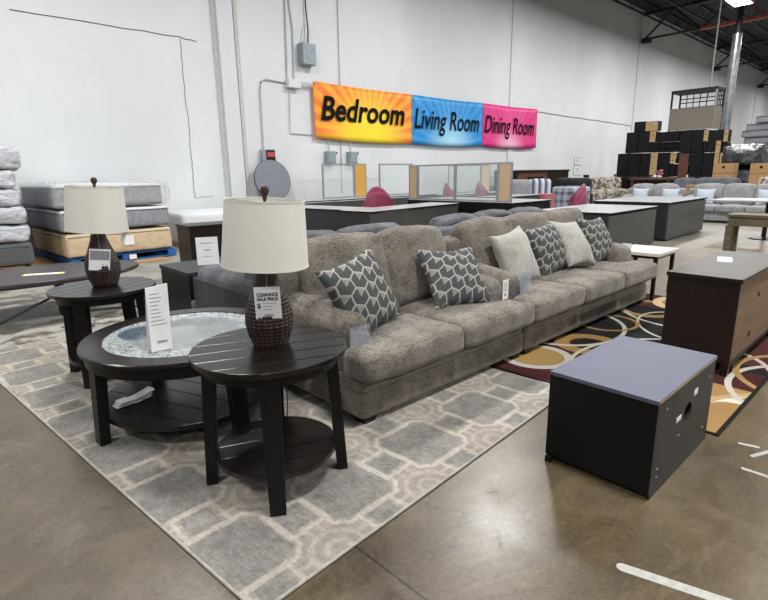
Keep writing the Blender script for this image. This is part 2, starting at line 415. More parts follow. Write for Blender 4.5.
# ------------------------------------------------------------------ mesh helpers
class MB:
    def __init__(s): s.bm = bmesh.new(); s.smooth = False
    def _add(s, verts, faces, mat=None):
        vs = [s.bm.verts.new(mat @ Vector(v) if mat else v) for v in verts]
        for f in faces:
            try: s.bm.faces.new([vs[i] for i in f])
            except ValueError: pass
        return vs
    def box(s, x0, x1, y0, y1, z0, z1, bev=0, mat=None):
        t = bmesh.new()
        bmesh.ops.create_cube(t, size=1)
        for v in t.verts: v.co = Vector(((x0 + x1) / 2 + v.co.x * (x1 - x0), (y0 + y1) / 2 + v.co.y * (y1 - y0), (z0 + z1) / 2 + v.co.z * (z1 - z0)))
        if bev: bmesh.ops.bevel(t, geom=t.edges[:], offset=bev, segments=2, affect='EDGES', profile=.6)
        s._merge(t, mat); return s
    def _merge(s, t, mat=None):
        t.verts.index_update()
        s._add([tuple(v.co) for v in t.verts], [[v.index for v in f.verts] for f in t.faces], mat); t.free()
    def hexa(s, b4, t4, bev=0, mat=None):
        t = bmesh.new(); vs = [t.verts.new(p) for p in list(b4) + list(t4)]
        for f in ((3, 2, 1, 0), (4, 5, 6, 7), (0, 1, 5, 4), (1, 2, 6, 5), (2, 3, 7, 6), (3, 0, 4, 7)): t.faces.new([vs[i] for i in f])
        bmesh.ops.recalc_face_normals(t, faces=t.faces[:])
        if bev: bmesh.ops.bevel(t, geom=t.edges[:], offset=bev, segments=2, affect='EDGES', profile=.6)
        s._merge(t, mat); return s
    def prism(s, poly, z0, z1, bev=0, mat=None):
        t = bmesh.new(); n = len(poly)
        lo = [t.verts.new((p[0], p[1], z0)) for p in poly]; hi = [t.verts.new((p[0], p[1], z1)) for p in poly]
        t.faces.new(hi); t.faces.new(lo[::-1])
        for i in range(n): t.faces.new((lo[i], lo[(i + 1) % n], hi[(i + 1) % n], hi[i]))
        bmesh.ops.recalc_face_normals(t, faces=t.faces[:])
        if bev:
            e = [e for e in t.edges if abs(e.verts[0].co.z - e.verts[1].co.z) < 1e-6]
            bmesh.ops.bevel(t, geom=e, offset=bev, segments=2, affect='EDGES', profile=.6)
        s._merge(t, mat); return s
    def lathe(s, prof, seg=48, mat=None, disp=None, closed=False):
        vs = []; fs = []
        for i, (r, z) in enumerate(prof):
            for k in range(seg):
                a = 2 * PI * k / seg; rr = r + (disp(a, z) if disp else 0)
                vs.append((rr * math.cos(a), rr * math.sin(a), z))
        for i in range(len(prof) - 1):
            for k in range(seg):
                a = i * seg + k; b = i * seg + (k + 1) % seg; fs.append((a, b, b + seg, a + seg))
        if closed:
            L = (len(prof) - 1) * seg
            for k in range(seg): fs.append((L + k, L + (k + 1) % seg, (k + 1) % seg, k))
        else:
            fs.append(list(range(seg))[::-1]); fs.append([(len(prof) - 1) * seg + k for k in range(seg)])
        s._add(vs, fs, mat); return s
    def tube(s, pts, r, seg=8, mat=None):
        pts = [Vector(p) for p in pts]; vs = []; fs = []
        ref = Vector((0, 0, 1))
        for i, p in enumerate(pts):
            d = (pts[min(i + 1, len(pts) - 1)] - pts[max(i - 1, 0)]).normalized()
            a = d.cross(ref if abs(d.z) < .95 else Vector((1, 0, 0))).normalized(); b = d.cross(a)
            for k in range(seg):
                q = 2 * PI * k / seg; vs.append(tuple(p + a * (r * math.cos(q)) + b * (r * math.sin(q))))
        for i in range(len(pts) - 1):
            for k in range(seg):
                a = i * seg + k; b = i * seg + (k + 1) % seg; fs.append((a, b, b + seg, a + seg))
        fs.append(list(range(seg))); fs.append([(len(pts) - 1) * seg + k for k in range(seg)][::-1])
        s._add(vs, fs, mat); return s
    def cushion(s, c, size, r, puff=(0, 0, 0), n=12, warp=None, mat=None, seed=0, wr=.006):
        """rounded box with bulging faces; warp(p, unit) may move a point"""
        hx, hy, hz = [q / 2 for q in size]; H = (hx, hy, hz); idx = {}; vs = []; fs = []
        def pt(u):
            key = tuple(round(q, 5) for q in u)
            if key in idx: return idx[key]
            p = Vector([u[i] * H[i] for i in range(3)]); q = Vector([max(-(H[i] - r), min(H[i] - r, p[i])) for i in range(3)])
            d = p - q
            if d.length > 1e-9: p = q + d.normalized() * r
            for i in range(3):
                j, k = (i + 1) % 3, (i + 2) % 3
                p[i] += puff[i] * u[i] * (1 - u[j] ** 2) * (1 - u[k] ** 2)
            if warp: p = warp(p, u)
            if wr:
                nn = noise.noise_vector(p * 7 + Vector((seed * 3.1, seed, 0))); p = p + nn * wr
                nn = noise.noise_vector(p * 22 + Vector((seed * 1.1, 0, seed))); p = p + nn * wr * .35
            vs.append(tuple(p + Vector(c))); idx[key] = len(vs) - 1; return idx[key]
        g = [math.sin(PI / 2 * (-1 + 2 * i / n)) for i in range(n + 1)]
        for ax in range(3):
            for sg in (-1, 1):
                for i in range(n):
                    for j in range(n):
                        f = []
                        for (a, b) in ((i, j), (i + 1, j), (i + 1, j + 1), (i, j + 1)):
                            u = [0, 0, 0]; u[ax] = sg; u[(ax + 1) % 3] = g[a]; u[(ax + 2) % 3] = g[b]; f.append(pt(u))
                        fs.append(f if sg > 0 else f[::-1])
        s._add(vs, fs, mat); s.smooth = True; return s
    def pillow(s, W, H, T, mat=None, seed=0, n=18):
        vs = []; fs = []
        for side in (-1, 1):
            for i in range(n + 1):
                for j in range(n + 1):
                    u = math.sin(PI / 2 * (-1 + 2 * i / n)); v = math.sin(PI / 2 * (-1 + 2 * j / n))
                    t = T / 2 * (max(0, (1 - u * u) * (1 - v * v))) ** .42
                    x = u * W / 2 * (1 - .12 * (1 - v * v)); z = v * H / 2 * (1 - .12 * (1 - u * u))
                    p = Vector((x, side * t, z)); nn = noise.noise_vector(p * 9 + Vector((seed, seed * 2, side))) * .012
                    if 0 < i < n and 0 < j < n: p += nn
                    else: p += Vector((nn.x, 0, nn.z)) * .0
                    vs.append(tuple(p))
        N = (n + 1) ** 2
        for sd in (0, 1):
            for i in range(n):
                for j in range(n):
                    a = sd * N + i * (n + 1) + j; q = (a, a + n + 1, a + n + 2, a + 1); fs.append(q if sd == 0 else q[::-1])
        s._add(vs, fs, mat); bmesh.ops.remove_doubles(s.bm, verts=s.bm.verts[:], dist=.0004); s.smooth = True; return s
    def build(s, name, mat, parent=None, smooth=None, auto=None):
        bmesh.ops.recalc_face_normals(s.bm, faces=s.bm.faces[:])
        me = bpy.data.meshes.new(name); s.bm.to_mesh(me); s.bm.free()
        sm = s.smooth if smooth is None else smooth
        if sm:
            for p in me.polygons: p.use_smooth = True
            if auto is not None or smooth: me.set_sharp_from_angle(angle=auto or math.radians(38))
        me.materials.append(M[mat] if isinstance(mat, str) else mat)
        o = bpy.data.objects.new(name, me); col.objects.link(o)
        if parent: o.parent = parent
        return o
def tag(o, label, cat, group=None):
    o['label'] = label; o['category'] = cat
    if group: o['group'] = group
    return o
def thing(name, label, cat, loc=(0, 0, 0), rz=0, group=None):
    o = bpy.data.objects.new(name, None); o.empty_display_size = .1; col.objects.link(o); o.location = loc; o.rotation_euler = (0, 0, rz)
    return tag(o, label, cat, group)
def struct(name, mb, mat, smooth=None):
    o = mb.build(name, mat, None, smooth); o['kind'] = 'structure'; return o
def copy_thing(root, loc, rz=None, label=None, group=None):
    r = root.copy(); col.objects.link(r); r.location = loc
    if rz is not None: r.rotation_euler = (0, 0, rz)
    if label: r['label'] = label
    if group: r['group'] = group
    for ch in [o for o in bpy.data.objects if o.parent == root]:
        c = ch.copy(); col.objects.link(c); c.parent = r
        for g in [o for o in bpy.data.objects if o.parent == ch]:
            d = g.copy(); col.objects.link(d); d.parent = c
    return r
def text_mesh(mb, s, size, mat, width=None, shear=0, bold=.0, depth=.001, align='CENTER'):
    cu = bpy.data.curves.new('t', 'FONT'); cu.body = s; cu.size = size; cu.shear = shear; cu.offset = bold; cu.extrude = depth; cu.align_x = align; cu.align_y = 'CENTER'; cu.resolution_u = 3
    to = bpy.data.objects.new('t', cu); me = bpy.data.meshes.new_from_object(to)
    xs = [v.co.x for v in me.vertices]; sx = 1
    if width and xs: sx = width / (max(xs) - min(xs))
    mb._add([(v.co.x * sx, v.co.y, v.co.z) for v in me.vertices], [list(p.vertices) for p in me.polygons], mat)
    bpy.data.objects.remove(to); bpy.data.curves.remove(cu); bpy.data.meshes.remove(me)
RX = lambda a: Matrix.Rotation(a, 4, 'X'); RY = lambda a: Matrix.Rotation(a, 4, 'Y'); RZ = lambda a: Matrix.Rotation(a, 4, 'Z'); TR = lambda x, y, z: Matrix.Translation((x, y, z))
ORD = ['first', 'second', 'third', 'fourth', 'fifth', 'sixth', 'seventh', 'eighth', 'ninth', 'tenth', 'eleventh', 'twelfth']

# ------------------------------------------------------------------ structure
WY = 11.7
fl = MB(); fl._add([(-14, -14, 0), (75, -14, 0), (75, 12, 0), (-14, 12, 0)], [(0, 1, 2, 3)]); struct('floor', fl, 'concrete')
struct('wall_back', MB().box(-14, 75, WY, WY + .3, 0, 9.4), 'blockwall')
struct('ceiling', MB().box(-14, 75, -14, WY + .3, 9.0, 9.2), 'deck')
# pilasters of the wall
mbp = MB()
for (a, b) in ((5.82, 6.2), (17.25, 17.55), (28.3, 28.6), (39.6, 39.9), (51, 51.3)):
    struct('trim_1' if a < 6 else 'trim_%d' % (2 + int(a / 11)), MB().box(a, b, WY - (.12 if a < 6 else .05), WY + .01, 0, 9.0, .01), 'whitepaint')
for i, (a, b) in enumerate(((6.27, 6.36), (5.72, 5.76))): struct('trim_%d' % (20 + i), MB().box(a, b, WY - .03, WY + .01, 0, 9.0, .005), 'stripgrey')  # grey strips added to paint in the shade bands beside the pilaster
# open joints in the wall
cr = MB()
def crack(pts, r=.012):
    P = []
    for i in range(len(pts) - 1):
        for k in range(8):
            t = k / 8; P.append((pts[i][0] + (pts[i + 1][0] - pts[i][0]) * t + random.uniform(-.012, .012), WY - .004, pts[i][1] + (pts[i + 1][1] - pts[i][1]) * t + random.uniform(-.012, .012)))
    P.append((pts[-1][0], WY - .004, pts[-1][1])); return P
cr.tube(crack([(2.0, 4.31), (5.0, 4.3), (5.35, 4.27)]), .009, 5)
cr.tube(crack([(5.0, 4.3), (4.97, 3.44), (4.99, 2.42), (4.98, 2.16), (4.97, 1.56), (4.96, .94)]), .007, 5)
cr.tube(crack([(4.96, .94), (5.4, .97)]), .004, 5)
struct('trim_7', cr, 'crack')
cr = MB(); cr.tube(crack([(19.0, 3.71), (20.94, 3.67), (24.63, 3.63), (28.24, 3.57)]), .016, 5); struct('trim_8', cr, 'crack')
# roof steel
for gx, gm in ((28.4, 'rust'), (39.7, 'steel'), (51, 'steel')):
    t = thing('roof_girder', 'red-primed open-web steel girder crossing under the dark roof' if gm == 'rust' else ('dark steel girder just beyond the red-primed girder' if gx < 50 else 'dark steel girder farthest away under the roof'), 'girder', (gx, 0, 0))
    MB().box(-.09, .09, -12, 9.0, 7.58, 7.7).build('bottom_chord', gm, t); MB().box(-.08, .08, 9.0, WY - .1, 7.6, 7.68).build('chord_end', 'steel', t); MB().box(-.09, .09, -12, WY - .05, 8.72, 8.85).build('top_chord', 'steel', t)  # wall-side end and top chord coloured dark, as are nearby webs, for unlit steel
    y = WY - .2; k = 0
    while y > -8:
        mb = MB(); y2 = y - 1.25; z0, z1 = (7.64, 8.76) if k % 2 == 0 else (8.76, 7.64)
        mb.tube([(0, y, z0), (0, y2, z1)], .05, 6); mb.build('web', gm if y < 8.5 else 'steel', t); y = y2; k += 1
    MB().box(-.15, .15, WY - .5, WY - .12, 7.45, 7.6).build('wall_bracket', 'steel', t)
first = None; lab = 'dark steel roof joist line %s from the white wall'
for k in range(9):
    if first is None:
        t = thing('roof_joist', 'dark steel roof joist, first line from the white wall', 'joist', (0, 11.0, 0))
        MB().box(20, 74, -.03, .03, 8.9, 8.99).build('top_chord', 'steel', t); MB().box(20, 74, -.03, .03, 8.35, 8.42).build('bottom_chord', 'steel', t)
        mb = MB(); q = 20.; j = 0
        while q < 73: mb.tube([(q, 0, 8.4 if j % 2 else 8.95), (q + .8, 0, 8.95 if j % 2 else 8.4)], .018, 4); q += .8; j += 1
        mb.build('web', 'steel', t); first = t
    else: copy_thing(first, (0, 11.0 - 1.5 * k, 0), None, 'dark steel roof joist, %s line from the white wall' % ORD[k], 'roof joists')
first['group'] = 'roof joists'
# high bay fixtures that hold the lights
fx = None; k = 0
for lx, ly in LIGHTS:
    if fx is None:
        fx = thing('high_bay_fixture', 'x', 'lamp', (lx, ly, 0), 0, 'ceiling light fixtures')
        MB().box(-.66, .66, -.36, .36, 7.6, 7.68, .01).build('housing', 'greybox', fx); MB().box(-.6, .6, -.3, .3, 7.585, 7.6).build('lens', 'lens', fx)
        mb = MB(); [mb.tube([(sx, 0, 7.67), (sx, 0, 9.0)], .008, 5) for sx in (-.5, .5)]; mb.build('hanging_wire', 'steel', fx); r = fx
    else: r = copy_thing(fx, (lx, ly, 0))
    row = {6.7: 'nearest the white wall', -.8: 'in the middle of the hall', -8.8: 'farthest from the white wall'}[ly]
    r['label'] = 'white high bay ceiling light, %s in the row %s' % (ORD[[-5, 2.5, 10, 17.5, 25, 32.5, 40, 52].index(lx)], row)

# ------------------------------------------------------------------ things on the wall
banners = [('Bedroom', 8.31, 11.95, 'banner_orange', 2.95, 'orange and yellow sunburst banner reading Bedroom', (3.74, 3.72), (2.36, 2.30)),
           ('Living Room', 11.96, 15.52, 'banner_blue', 3.1, 'blue sunburst banner reading Living Room', (3.72, 3.74), (2.30, 2.31)),
           ('Dining Room', 15.54, 19.06, 'banner_pink', 3.05, 'magenta pink banner reading Dining Room', (3.74, 3.77), (2.31, 2.31))]
for s, x0, x1, mt, tw, lb, zt, zb in banners:
    W = x1 - x0; t = thing('banner', lb + ' on the white block wall', 'banner', (x0, WY - .12, zb[0]))
    mb = MB(); n = 40; mm = 10; vs = []; fs = []
    f = lambda u, v: .014 * math.sin(u * 9) * math.sin(v * 4) + .006 * math.sin(u * 23 + v * 3)
    for i in range(n + 1):
        for j in range(mm + 1):
            u = i / n; v = j / mm; lo = (zb[0] + (zb[1] - zb[0]) * u) - zb[0] - .05 * math.sin(PI * u); hi = zt[0] + (zt[1] - zt[0]) * u - zb[0] - .02 * math.sin(PI * u)
            vs.append((u * W, f(u, v), lo + (hi - lo) * v))
    for i in range(n):
        for j in range(mm): a = i * (mm + 1) + j; fs.append((a, a + mm + 1, a + mm + 2, a + 1))
    mb._add(vs, fs); mb.smooth = True; o = mb.build('cloth', mt, t); md = o.modifiers.new('s', 'SOLIDIFY'); md.thickness = .004; md.offset = 0
    mb = MB(); text_mesh(mb, s, .84 if s == 'Bedroom' else .84, TR(W / 2 - .1, -.032, .72) @ RX(PI / 2), width=tw + .15, shear=.22, bold=.02 if s == 'Bedroom' else .008, depth=.001); mb.build('lettering', 'ink', t)
    mb = MB(); [mb.lathe([(.012, 0), (.02, .006), (.012, .012)], 10, TR(q, -.03, zz) @ RX(PI / 2)) for q in (.05, W - .05) for zz in (.06, 1.32)]; mb.build('grommet', 'alu', t)
# disconnect box with cables
t = thing('electrical_box', 'grey enamel electrical box with cables dropping into its top', 'electrical box', (7.97, WY - .005, 4.1))
MB().box(0, .4, -.22, 0, 0, .5, .01).build('housing', 'greybox', t); MB().box(.01, .39, -.235, -.22, .01, .49, .004).build('door', 'greybox', t)
mb = MB(); mb.tube([(.25, -.1, .5), (.28, -.1, .8), (.27, -.05, 1.4), (.27, -.05, 4.8)], .018); mb.build('cable', 'blackcable', t)
mb = MB(); mb.tube([(.12, -.1, .5), (.22, -.08, .95)], .015); mb.build('cable', 'cable', t)
t = thing('junction_box', 'small white junction box where the wall conduits meet', 'junction box', (7.56, WY, 3.53))
MB().box(0, .36, -.16, 0, 0, .2, .008).build('housing', 'whitepaint', t)
mb = MB(); [mb.tube([(.36, -.08, q), (.75, -.1, q - .02)], .01, 6) for q in (.08, .12, .16)]; mb.build('wire', 'cable', t)
def conduit(lb, pts, r=.018, name='conduit'):
    mb = MB(); mb.tube([(a, WY - .03, b) for a, b in pts], r, 7); o = mb.build(name, 'cable', None, True); tag(o, lb, 'conduit', 'wall conduits'); return o
conduit('straight grey conduit rising from the junction box to the roof', [(7.68, 8.9), (7.66, 5.5), (7.6, 3.7)])
conduit('bent grey conduit rising beside the straight one above the junction box', [(7.9, 8.9), (7.77, 5.53), (7.84, 4.87), (7.8, 3.73)])
conduit('grey conduit bending from the junction box down to the time clock', [(6.8, 1.95), (6.82, 3.45), (6.86, 3.6), (6.98, 3.67), (7.56, 3.64)])
conduit('thin conduit dropping from the junction box behind the Bedroom banner', [(7.66, 3.53), (7.62, 3.0), (7.6, 2.45), (8.3, 2.43)], .012)
conduit('thin conduit running down past the Bedroom banner to the desk', [(9.3, 8.9), (9.27, 4.1), (9.2, .9)], .012)
for i, (sx, lb) in enumerate(((8.66, 'grey switch box with side lever under the Bedroom banner, nearer the round panel'), (9.42, 'grey switch box with side lever under the Bedroom banner, farther from the round panel'))):
    if i == 0:
        t = s0 = thing('switch_box', lb, 'switch box', (sx, WY, 1.7), 0, 'wall switch boxes')
        MB().box(0, .28, -.16, 0, 0, .32, .008).build('housing', 'greybox', t); MB().box(.03, .25, -.172, -.16, .03, .29, .004).build('cover', 'greybox', t)
        mb = MB(); mb.tube([(.28, -.1, .2), (.36, -.12, .3)], .018); mb.build('lever', 'darkmetal', t)
        mb = MB(); mb.tube([(.12, -.06, .32), (.12, -.06, .62)], .015); mb.build('pipe', 'cable', t)
    else: copy_thing(s0, (sx, WY, 1.7), None, lb)
t = thing('time_clock', 'grey time clock with red display above the round grey panel', 'time clock', (6.7, WY, 1.66))
MB().box(0, .36, -.14, 0, 0, .38, .02).build('housing', 'greybox', t); MB().box(.1, .35, -.15, -.135, .05, .36, .01).build('face', 'darkmetal', t); MB().box(.13, .33, -.156, -.148, .2, .31).build('display', 'red', t)
t = thing('notice_sign', 'two small framed white notices on the far white wall', 'sign', (22.5, WY, 1.2))
for z0, z1 in ((0, .42), (.44, .8)):
    MB().box(0, .66, -.02, 0, z0, z1, .004).build('frame', 'cable', t); MB().box(.04, .62, -.026, -.018, z0 + .03, z1 - .03).build('sheet', 'paper', t)
    mb = MB(); [mb.box(.15, .5, -.029, -.025, q, q + .03) for q in (z0 + .12, z0 + .2, z0 + .28)]; mb.build('printing', 'softink', t)

# ------------------------------------------------------------------ rugs
ang = math.radians(4.1)
RC = [(0, 0), (2.38, 0), (2.25, 3.95), (-.14, 3.95)]
o = MB().prism(RC, .0, .009, .003).build('area_rug', 'grey_rug'); o.location = (.63, 1.315, 0.001); o.rotation_euler = (0, 0, ang)
tag(o, 'grey and beige rug with lattice medallions under the round tables', 'rug')
e = .006
mb = MB(); [mb.tube([(a, b, .006), (c, d, .006)], .006, 6) for (a, b), (c, d) in zip(RC, RC[1:] + RC[:1])]
b_ = mb.build('binding', 'cream', o, True)
o = MB().box(0, 3.1, 0, 2.6, 0, .0055, .002).build('area_rug', 'swirl_rug'); o.location = (3.02, .65, 0.0); o.rotation_euler = (0, 0, 0)
tag(o, 'black, burgundy and tan rug with cream swirls under the longer sofa', 'rug')
mb = MB(); [mb.box(a, c, b, d, 0, .008) for a, b, c, d in ((-.02, -.02, 3.12, .0), (-.02, 0, 0, 2.6), (3.1, 0, 3.12, 2.6))]; mb.build('binding', 'ink', o)

# ------------------------------------------------------------------ sofas
def sofa(name, label, cat, loc, rz, W, D, n, mat, group=None, frame_mat=None, arm_w=.25, feet='darkmetal', top=1.0, tcush=True, h_arm=.6, sd=0, piping=None, cush_x=None):
    fm = frame_mat or mat
    t = thing(name, label, cat, loc, rz, group)
    mb = MB(); mb.cushion((W / 2, D / 2 + .01, .125), (W, D - .02, .16), .02, (0, .004, 0), 10, wr=.002); mb.cushion((W / 2, D / 2 + .015, .24), (W - .008, D - .03, .09), .02, (0, .004, 0), 8, wr=.002); mb.build('base', fm, t)
    for x_, y_ in ((.07, .08), (W - .07, .08), (.07, D - .08), (W - .07, D - .08)):
        MB().hexa([(x_ - .04, y_ - .04, 0), (x_ + .04, y_ - .04, 0), (x_ + .04, y_ + .04, 0), (x_ - .04, y_ + .04, 0)], [(x_ - .05, y_ - .05, .06), (x_ + .05, y_ - .05, .06), (x_ + .05, y_ + .05, .06), (x_ - .05, y_ + .05, .06)], .004).build('foot', feet, t)
    for side in (0, 1):
        x_ = arm_w / 2 if side == 0 else W - arm_w / 2; y0 = .2
        def wp(p, u, y0=y0):
            p = p.copy(); k = (p.y + (D - y0) / 2) / (D - y0)
            if p.z > 0: p.z += .07 * k
            return p
        mb = MB(); mb.cushion((x_, (y0 + D) / 2, (.06 + h_arm) / 2), (arm_w, D - y0, h_arm - .06), .085, (.012, .01, .02), 14, wp, seed=sd + side); mb.build('arm', fm, t)
    mb = MB(); mb.cushion((W / 2, D - .12, .46), (W - .02, .24, .8), .07, (0, 0, .01), 12, seed=sd); mb.build('backrest', fm, t)
    cw = (W - 2 * arm_w) / n
    edges = [-.03] + [W * (i + 1) / n for i in range(n - 1)] + [W + .02]
    if not tcush: edges = [arm_w + cw * i for i in range(n + 1)]
    for i in range(n):
        a, b = edges[i] + .004, edges[i + 1] - .004; y0, y1 = -.07, .78
        def wp(p, u, a=a, b=b):
            p = p.copy(); X_ = p.x + (a + b) / 2; Y_ = p.y + (y0 + y1) / 2
            if tcush:
                k = min(1, max(0, (Y_ - .15) / .06)); k = k * k * (3 - 2 * k)
                lo, hi = a, b
                if i == 0: lo = a + (arm_w - a) * k
                if i == n - 1: hi = b - (b - (W - arm_w)) * k
                X_ = lo + (X_ - a) / (b - a) * (hi - lo)
            p.x = X_ - (a + b) / 2
            if p.z > 0: p.z -= .03 * min(1, max(0, Y_)) 
            return p
        mb = MB(); mb.cushion(((a + b) / 2, (y0 + y1) / 2, .365), (b - a, y1 - y0, .175), .05, (.0, .012, .03), 18, wp, seed=sd + i * 2 + 5); mb.build('seat_cushion', mat, t)
    cx = cush_x or [(arm_w - .06 + (W - 2 * arm_w + .12) * i / n, arm_w - .06 + (W - 2 * arm_w + .12) * (i + 1) / n) for i in range(n)]
    for i, (a, b) in enumerate(cx):
        H_ = top - .45
        def wp(p, u, H_=H_):
            p = p.copy(); v = max(0, u[2]); p.z += (.025 * (1 - u[0] ** 2) - .02) * v; p.z -= .05 * max(0, abs(u[0]) - .8) * v
            return p
        mtx = TR((a + b) / 2, D - .33, .45) @ RX(-.30 + .03 * math.sin(i * 3 + sd)) @ RY(.02 * math.sin(i * 5 + sd)) @ TR(0, 0, H_ / 2)
        mb = MB(); mb.cushion((0, 0, 0), (b - a + .02, .2, H_ + .04), .06, (.0, .05, .01), 16, wp, mtx, seed=sd + i + 20, wr=.011); c = mb.build('back_cushion', mat, t)
        if piping:
            mb = MB(); pts = []
            for q in range(-8, 9):
                xq = q / 8 * ((b - a) / 2 - .05); pts.append(Vector((xq, -.095, H_ / 2 + .0 - .06 * (q / 8) ** 4)))
            mb.tube(pts, .008, 6, mtx); mb.tube([p + Vector((0, .19, .0)) for p in pts], .008, 6, mtx); mb.build('piping', piping, c, True)
    return t
sofa('loveseat', 'two-seat taupe chenille loveseat beside the round tables', 'loveseat', (1.7, 2.02, 0), 0, 1.63, 1.0, 2, 'sofa', top=.99, sd=1, cush_x=[(.12, .82), (.80, 1.5)])
sofa('sofa', 'three-seat taupe chenille sofa beyond the loveseat with five loose cushions along it' if False else 'three-seat taupe chenille sofa holding four throw pillows', 'sofa', (3.35, 2.02, 0), 0, 2.38, 1.0, 3, 'sofa', top=.99, sd=7, cush_x=[(.12, .8), (.76, 1.5), (1.46, 2.22)])
sofa('loveseat', 'charcoal piped loveseat standing back to back behind the taupe loveseat', 'loveseat', (3.75, 4.7, 0), PI, 1.92, 1.3, 2, 'charcoal', frame_mat='charcoal', top=.93, sd=13, piping='blackfab', tcush=False, h_arm=.62)
sofa('sofa', 'charcoal piped sofa standing back to back behind the taupe three-seater', 'sofa', (6.3, 4.7, 0), PI, 2.45, 1.3, 3, 'charcoal', top=.95, sd=17, piping='blackfab', tcush=False)
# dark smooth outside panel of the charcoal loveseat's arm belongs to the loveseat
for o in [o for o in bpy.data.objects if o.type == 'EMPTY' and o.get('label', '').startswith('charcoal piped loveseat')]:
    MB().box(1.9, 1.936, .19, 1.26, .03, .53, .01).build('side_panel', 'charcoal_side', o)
sofa('loveseat', 'light grey loveseat with two pale blue pillows at the far side of the desks', 'loveseat', (15.7, 6.75, 0), -PI / 2, 1.62, .95, 2, 'greyfab', top=.98, sd=23, h_arm=.62, tcush=False)
sofa('sofa', 'long light grey sofa on the bare floor near the stacked brown boxes', 'sofa', (15.7, 5.05, 0), -PI / 2, 2.5, .95, 3, 'greyfab', top=.98, sd=29, h_arm=.62, tcush=False)
sofa('sofa', 'dark grey sofa showing only its back behind the light grey sofa', 'sofa', (18.1, 6.4, 0), -PI / 2, 2.2, .95, 3, 'charcoal', top=1.1, sd=31, tcush=False)
sofa('sofa', 'grey floral cushioned sofa beyond the long light grey sofa', 'sofa', (18.1, 4.1, 0), -PI / 2, 2.2, .95, 3, 'floral', top=1.13, sd=37, tcush=False)

def pillow(label, p, S, mat, seed, group=None, T=.21):
    x, y, z, yaw, lean, roll = p
    mb = MB(); mb.pillow(S * 1.1, S * 1.1, T, None, seed)
    o = mb.build('throw_pillow', mat); o.matrix_world = TR(x, y - .02, z + .005) @ RZ(yaw) @ RX(-lean) @ RY(roll)
    tag(o, label, 'pillow', group); return o
pillow('leaf-patterned grey throw pillow leaning in the corner beside the loveseat arm', (2.031, 2.428, .66, .079, .452, -.199), .46, 'leaf_cloth', 1, 'leaf-patterned pillows')
pillow('leaf-patterned grey throw pillow lying back on the loveseat seat beside its far arm', (2.924, 2.42, .641, -.318, .7, .021), .45, 'leaf_cloth', 2, 'leaf-patterned pillows')
pillow('plain cream throw pillow on the sofa next to the loveseat', (3.875, 2.513, .666, .02, .42, -.112), .46, 'cream', 3, 'plain cream pillows')
pillow('leaf-patterned grey throw pillow between the two cream pillows', (4.483, 2.555, .665, -.063, .422, -.113), .46, 'leaf_cloth', 4, 'leaf-patterned pillows')
pillow('plain cream throw pillow between the two leaf-patterned pillows of the sofa', (4.848, 2.502, .691, .014, .587, .092), .46, 'cream', 5, 'plain cream pillows')
pillow('leaf-patterned grey throw pillow against the far arm of the sofa', (5.421, 2.52, .671, -.012, .474, .029), .46, 'leaf_cloth', 6, 'leaf-patterned pillows')
for i, (y_, lb) in enumerate(((6.2, 'pale blue pillow on the light grey loveseat, nearer the white wall'), (5.38, 'pale blue pillow on the light grey loveseat, beside the long sofa'), (4.5, 'pale blue pillow on the near-wall end of the long light grey sofa'), (3.1, 'pale blue pillow on the far end of the long light grey sofa'))):
    mb = MB(); mb.pillow(.46, .42, .14, None, i + 9, 12); o = mb.build('throw_pillow', 'paleblue'); o.matrix_world = TR(16.05, y_, .66) @ RZ(-PI / 2) @ RX(-.3); tag(o, lb, 'pillow', 'pale blue pillows')
# tags on the arms
def hangtag(name, lb, loc, rz, w, h, mat, lines=True, tilt=0, lift=.3):
    t = thing(name, lb, 'tag', loc, rz)
    mtx = RX(tilt)
    mb = MB(); mb.box(-w / 2, w / 2, -.002, 0, -h, 0, 0, mtx); mb.build('card', mat, t)
    if lines:
        mb = MB(); [mb.box(-w * .36, w * (.36 - .1 * (i % 3)), -.0035, -.002, -h * q - .003, -h * q + .003, 0, mtx) for i, q in enumerate((.18, .3, .42, .55))]; mb.box(-w * .2, w * .15, -.0035, -.002, -h * .85, -h * .7, 0, mtx); mb.build('printing', 'softink', t)
    return t
hangtag('price_tag', 'white price tag hanging on the far arm of the taupe loveseat', (3.25, 2.17, .61), .0, .075, .15, 'paper')
t = hangtag('info_card', 'grey card in clear plastic bag on the near arm of the taupe loveseat', (1.80, 2.17, .54), .0, .1, .15, 'greypaper', True, -.12)
mb = MB(); mb.box(-.075, .075, -.012, -.006, -.19, .02); mb.build('plastic_sleeve', 'film', t)
t = hangtag('info_card', 'grey card in clear plastic bag on the sofa arm touching the loveseat', (3.5, 2.17, .61), .0, .09, .15, 'greypaper', True)
mb = MB(); mb.box(-.07, .08, -.02, -.014, -.19, .03); mb.build('plastic_sleeve', 'film', t)
hangtag('price_tag', 'white price tag on the far arm of the taupe sofa', (5.735, 2.3, .62), PI / 2, .1, .13, 'paper', False)

